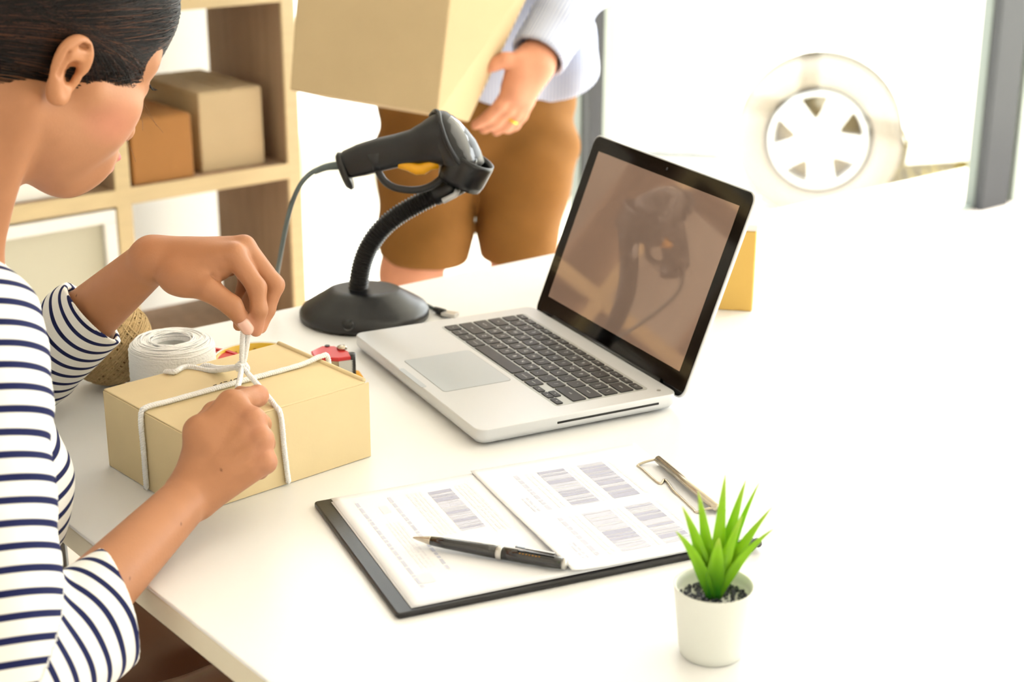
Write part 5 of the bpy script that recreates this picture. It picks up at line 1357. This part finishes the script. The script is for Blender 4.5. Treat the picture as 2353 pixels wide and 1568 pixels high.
# shirt body with a curved hem, sleeve and turned cuff
shm = [Ell(pel + A(.012, 0, .15), (.195, .135, .16), None, .04), Ell(chest + A(0, 0, -.02), (.19, .125, .25), None, .06), Cone(pel + A(0, 0, .12), chest, .15, .145, .06), Cone(shA, shB, .072, .072, .05), Ell(at(1320, 150, MY - .02), (.045, .09, .08), None, .05)]
hz = at(1205, 255, MY - .12)[2]
def hem(P):
    x = P[:, 0] - at(1205, 255, MY)[0]; zl = hz + .95 * np.clip(np.abs(x) - .02, 0, None) ** 1.7 * 1.9; return (zl - P[:, 2]) * .7
shm = [Wr(shm, wrinkle(.0045, 26., 3.), .0), Fn(hem, .006), Ell(neckm + A(0, -.02, .02), (.075, .075, .05), None, .01, 's')]
rebm(sdf_obj('shirt_body', shm, .0055, pel - A(.34, .3, .12), neckm + A(.34, .3, .12), 'mshirt', mn, stripe=lambda P: P[:, 0]))
def msleeve(S, E, W, tc, r0, r1, r2):
    cu = E + (W - E) * tc; d = nrm(W - E); par_ = path_param(bend(S, E, W, .1, 10)); ax = nrm(np.cross(nrm(S - E), d))
    pr = [Wr([Cone(S, E, r0, r1, .03), Cone(E, cu, r1, r2, .03)], wrinkle(.005, 34., 5.), .0), Cone(cu - d * .055, cu, r2 + .004, r2 + .003, .004), Half(cu, d, .004), Cone(cu - d * .03, cu + d * .08, r2 - .005, r2 - .004, .003, 's')]
    return rebm(sdf_obj('sleeve', pr, .0045, np.min([S, E, cu], 0) - .1, np.max([S, E, cu], 0) + .1, 'mshirt', mn, stripe=lambda P: np.arctan2(P @ ax - cu @ ax, (P - cu) @ np.cross(ax, d)) * .05))
msleeve(shB, elB, wrB, .93, .078, .058, .046); msleeve(shA, elA, wrA, .9, .078, .066, .046)
rg = at(1186, 282, HB + .02); rg_d = nrm(at(1164, 288, HB + .02) - at(1186, 260, HB + .016))
r1_ = nrm(np.cross(rg_d, A(0, 1, 0))); r2_ = np.cross(rg_d, r1_); rg = at(1176, 273, HB + .018)
tube('finger_ring', [rg + .0112 * (math.cos(t) * r1_ + math.sin(t) * r2_) - MO for t in np.linspace(0, 2 * math.pi, 24, endpoint=False)], .0022, 'ring', mn, 8, closed=True)
for an_ in (ankL, ankR):
    sx = an_[0] - MO[0]; sy = an_[1] - MO[1]
    rr_ = []
    for (y, wv, zt) in ((.055, .028, .07), (.05, .038, .085), (.0, .044, .085), (-.06, .046, .065), (-.13, .045, .05), (-.18, .034, .04), (-.195, .015, .025)):
        rr_.append([(sx + wv * math.cos(t), sy + y, max(.0, zt / 2 + zt / 2 * math.sin(t) * (1 if math.sin(t) > 0 else 1.0))) for t in np.linspace(0, 2 * math.pi, 20, endpoint=False)])
    rings('shoe', rr_, 'leather', mn)
# the carton he carries
c_ = [at(665, 207, MY - .40), at(1006, 262, MY - .44), at(1078, 281, MY - .32), at(745, 225, MY - .26)]
t_ = [at(690, -150, MY - .38), at(1048, -130, MY - .42), at(1262, -110, MY - .25), at(930, -130, MY - .20)]
cbx = thing('cardboard_box', 'large open kraft carton carried by the standing man', 'box', tuple(map(float, sum(c_) / 4)))
BO = A(*cbx.location)
hexa('carton', [p - BO for p in c_] + [p - BO for p in t_], 'cardb', cbx, .003)
for (i, j, k_, l_) in ((0, 1, 1, 0), (2, 3, 3, 2)):
    a, b = t_[i], t_[j]; mid_ = (t_[0] + t_[1] + t_[2] + t_[3]) / 4; inw = (mid_ - (a + b) / 2) * .96
    hexa('top_flap', [p - BO for p in (a, b, b + inw, a + inw)] + [p - BO + A(0, 0, .004) for p in (a, b, b + inw, a + inw)], 'cardb', cbx)
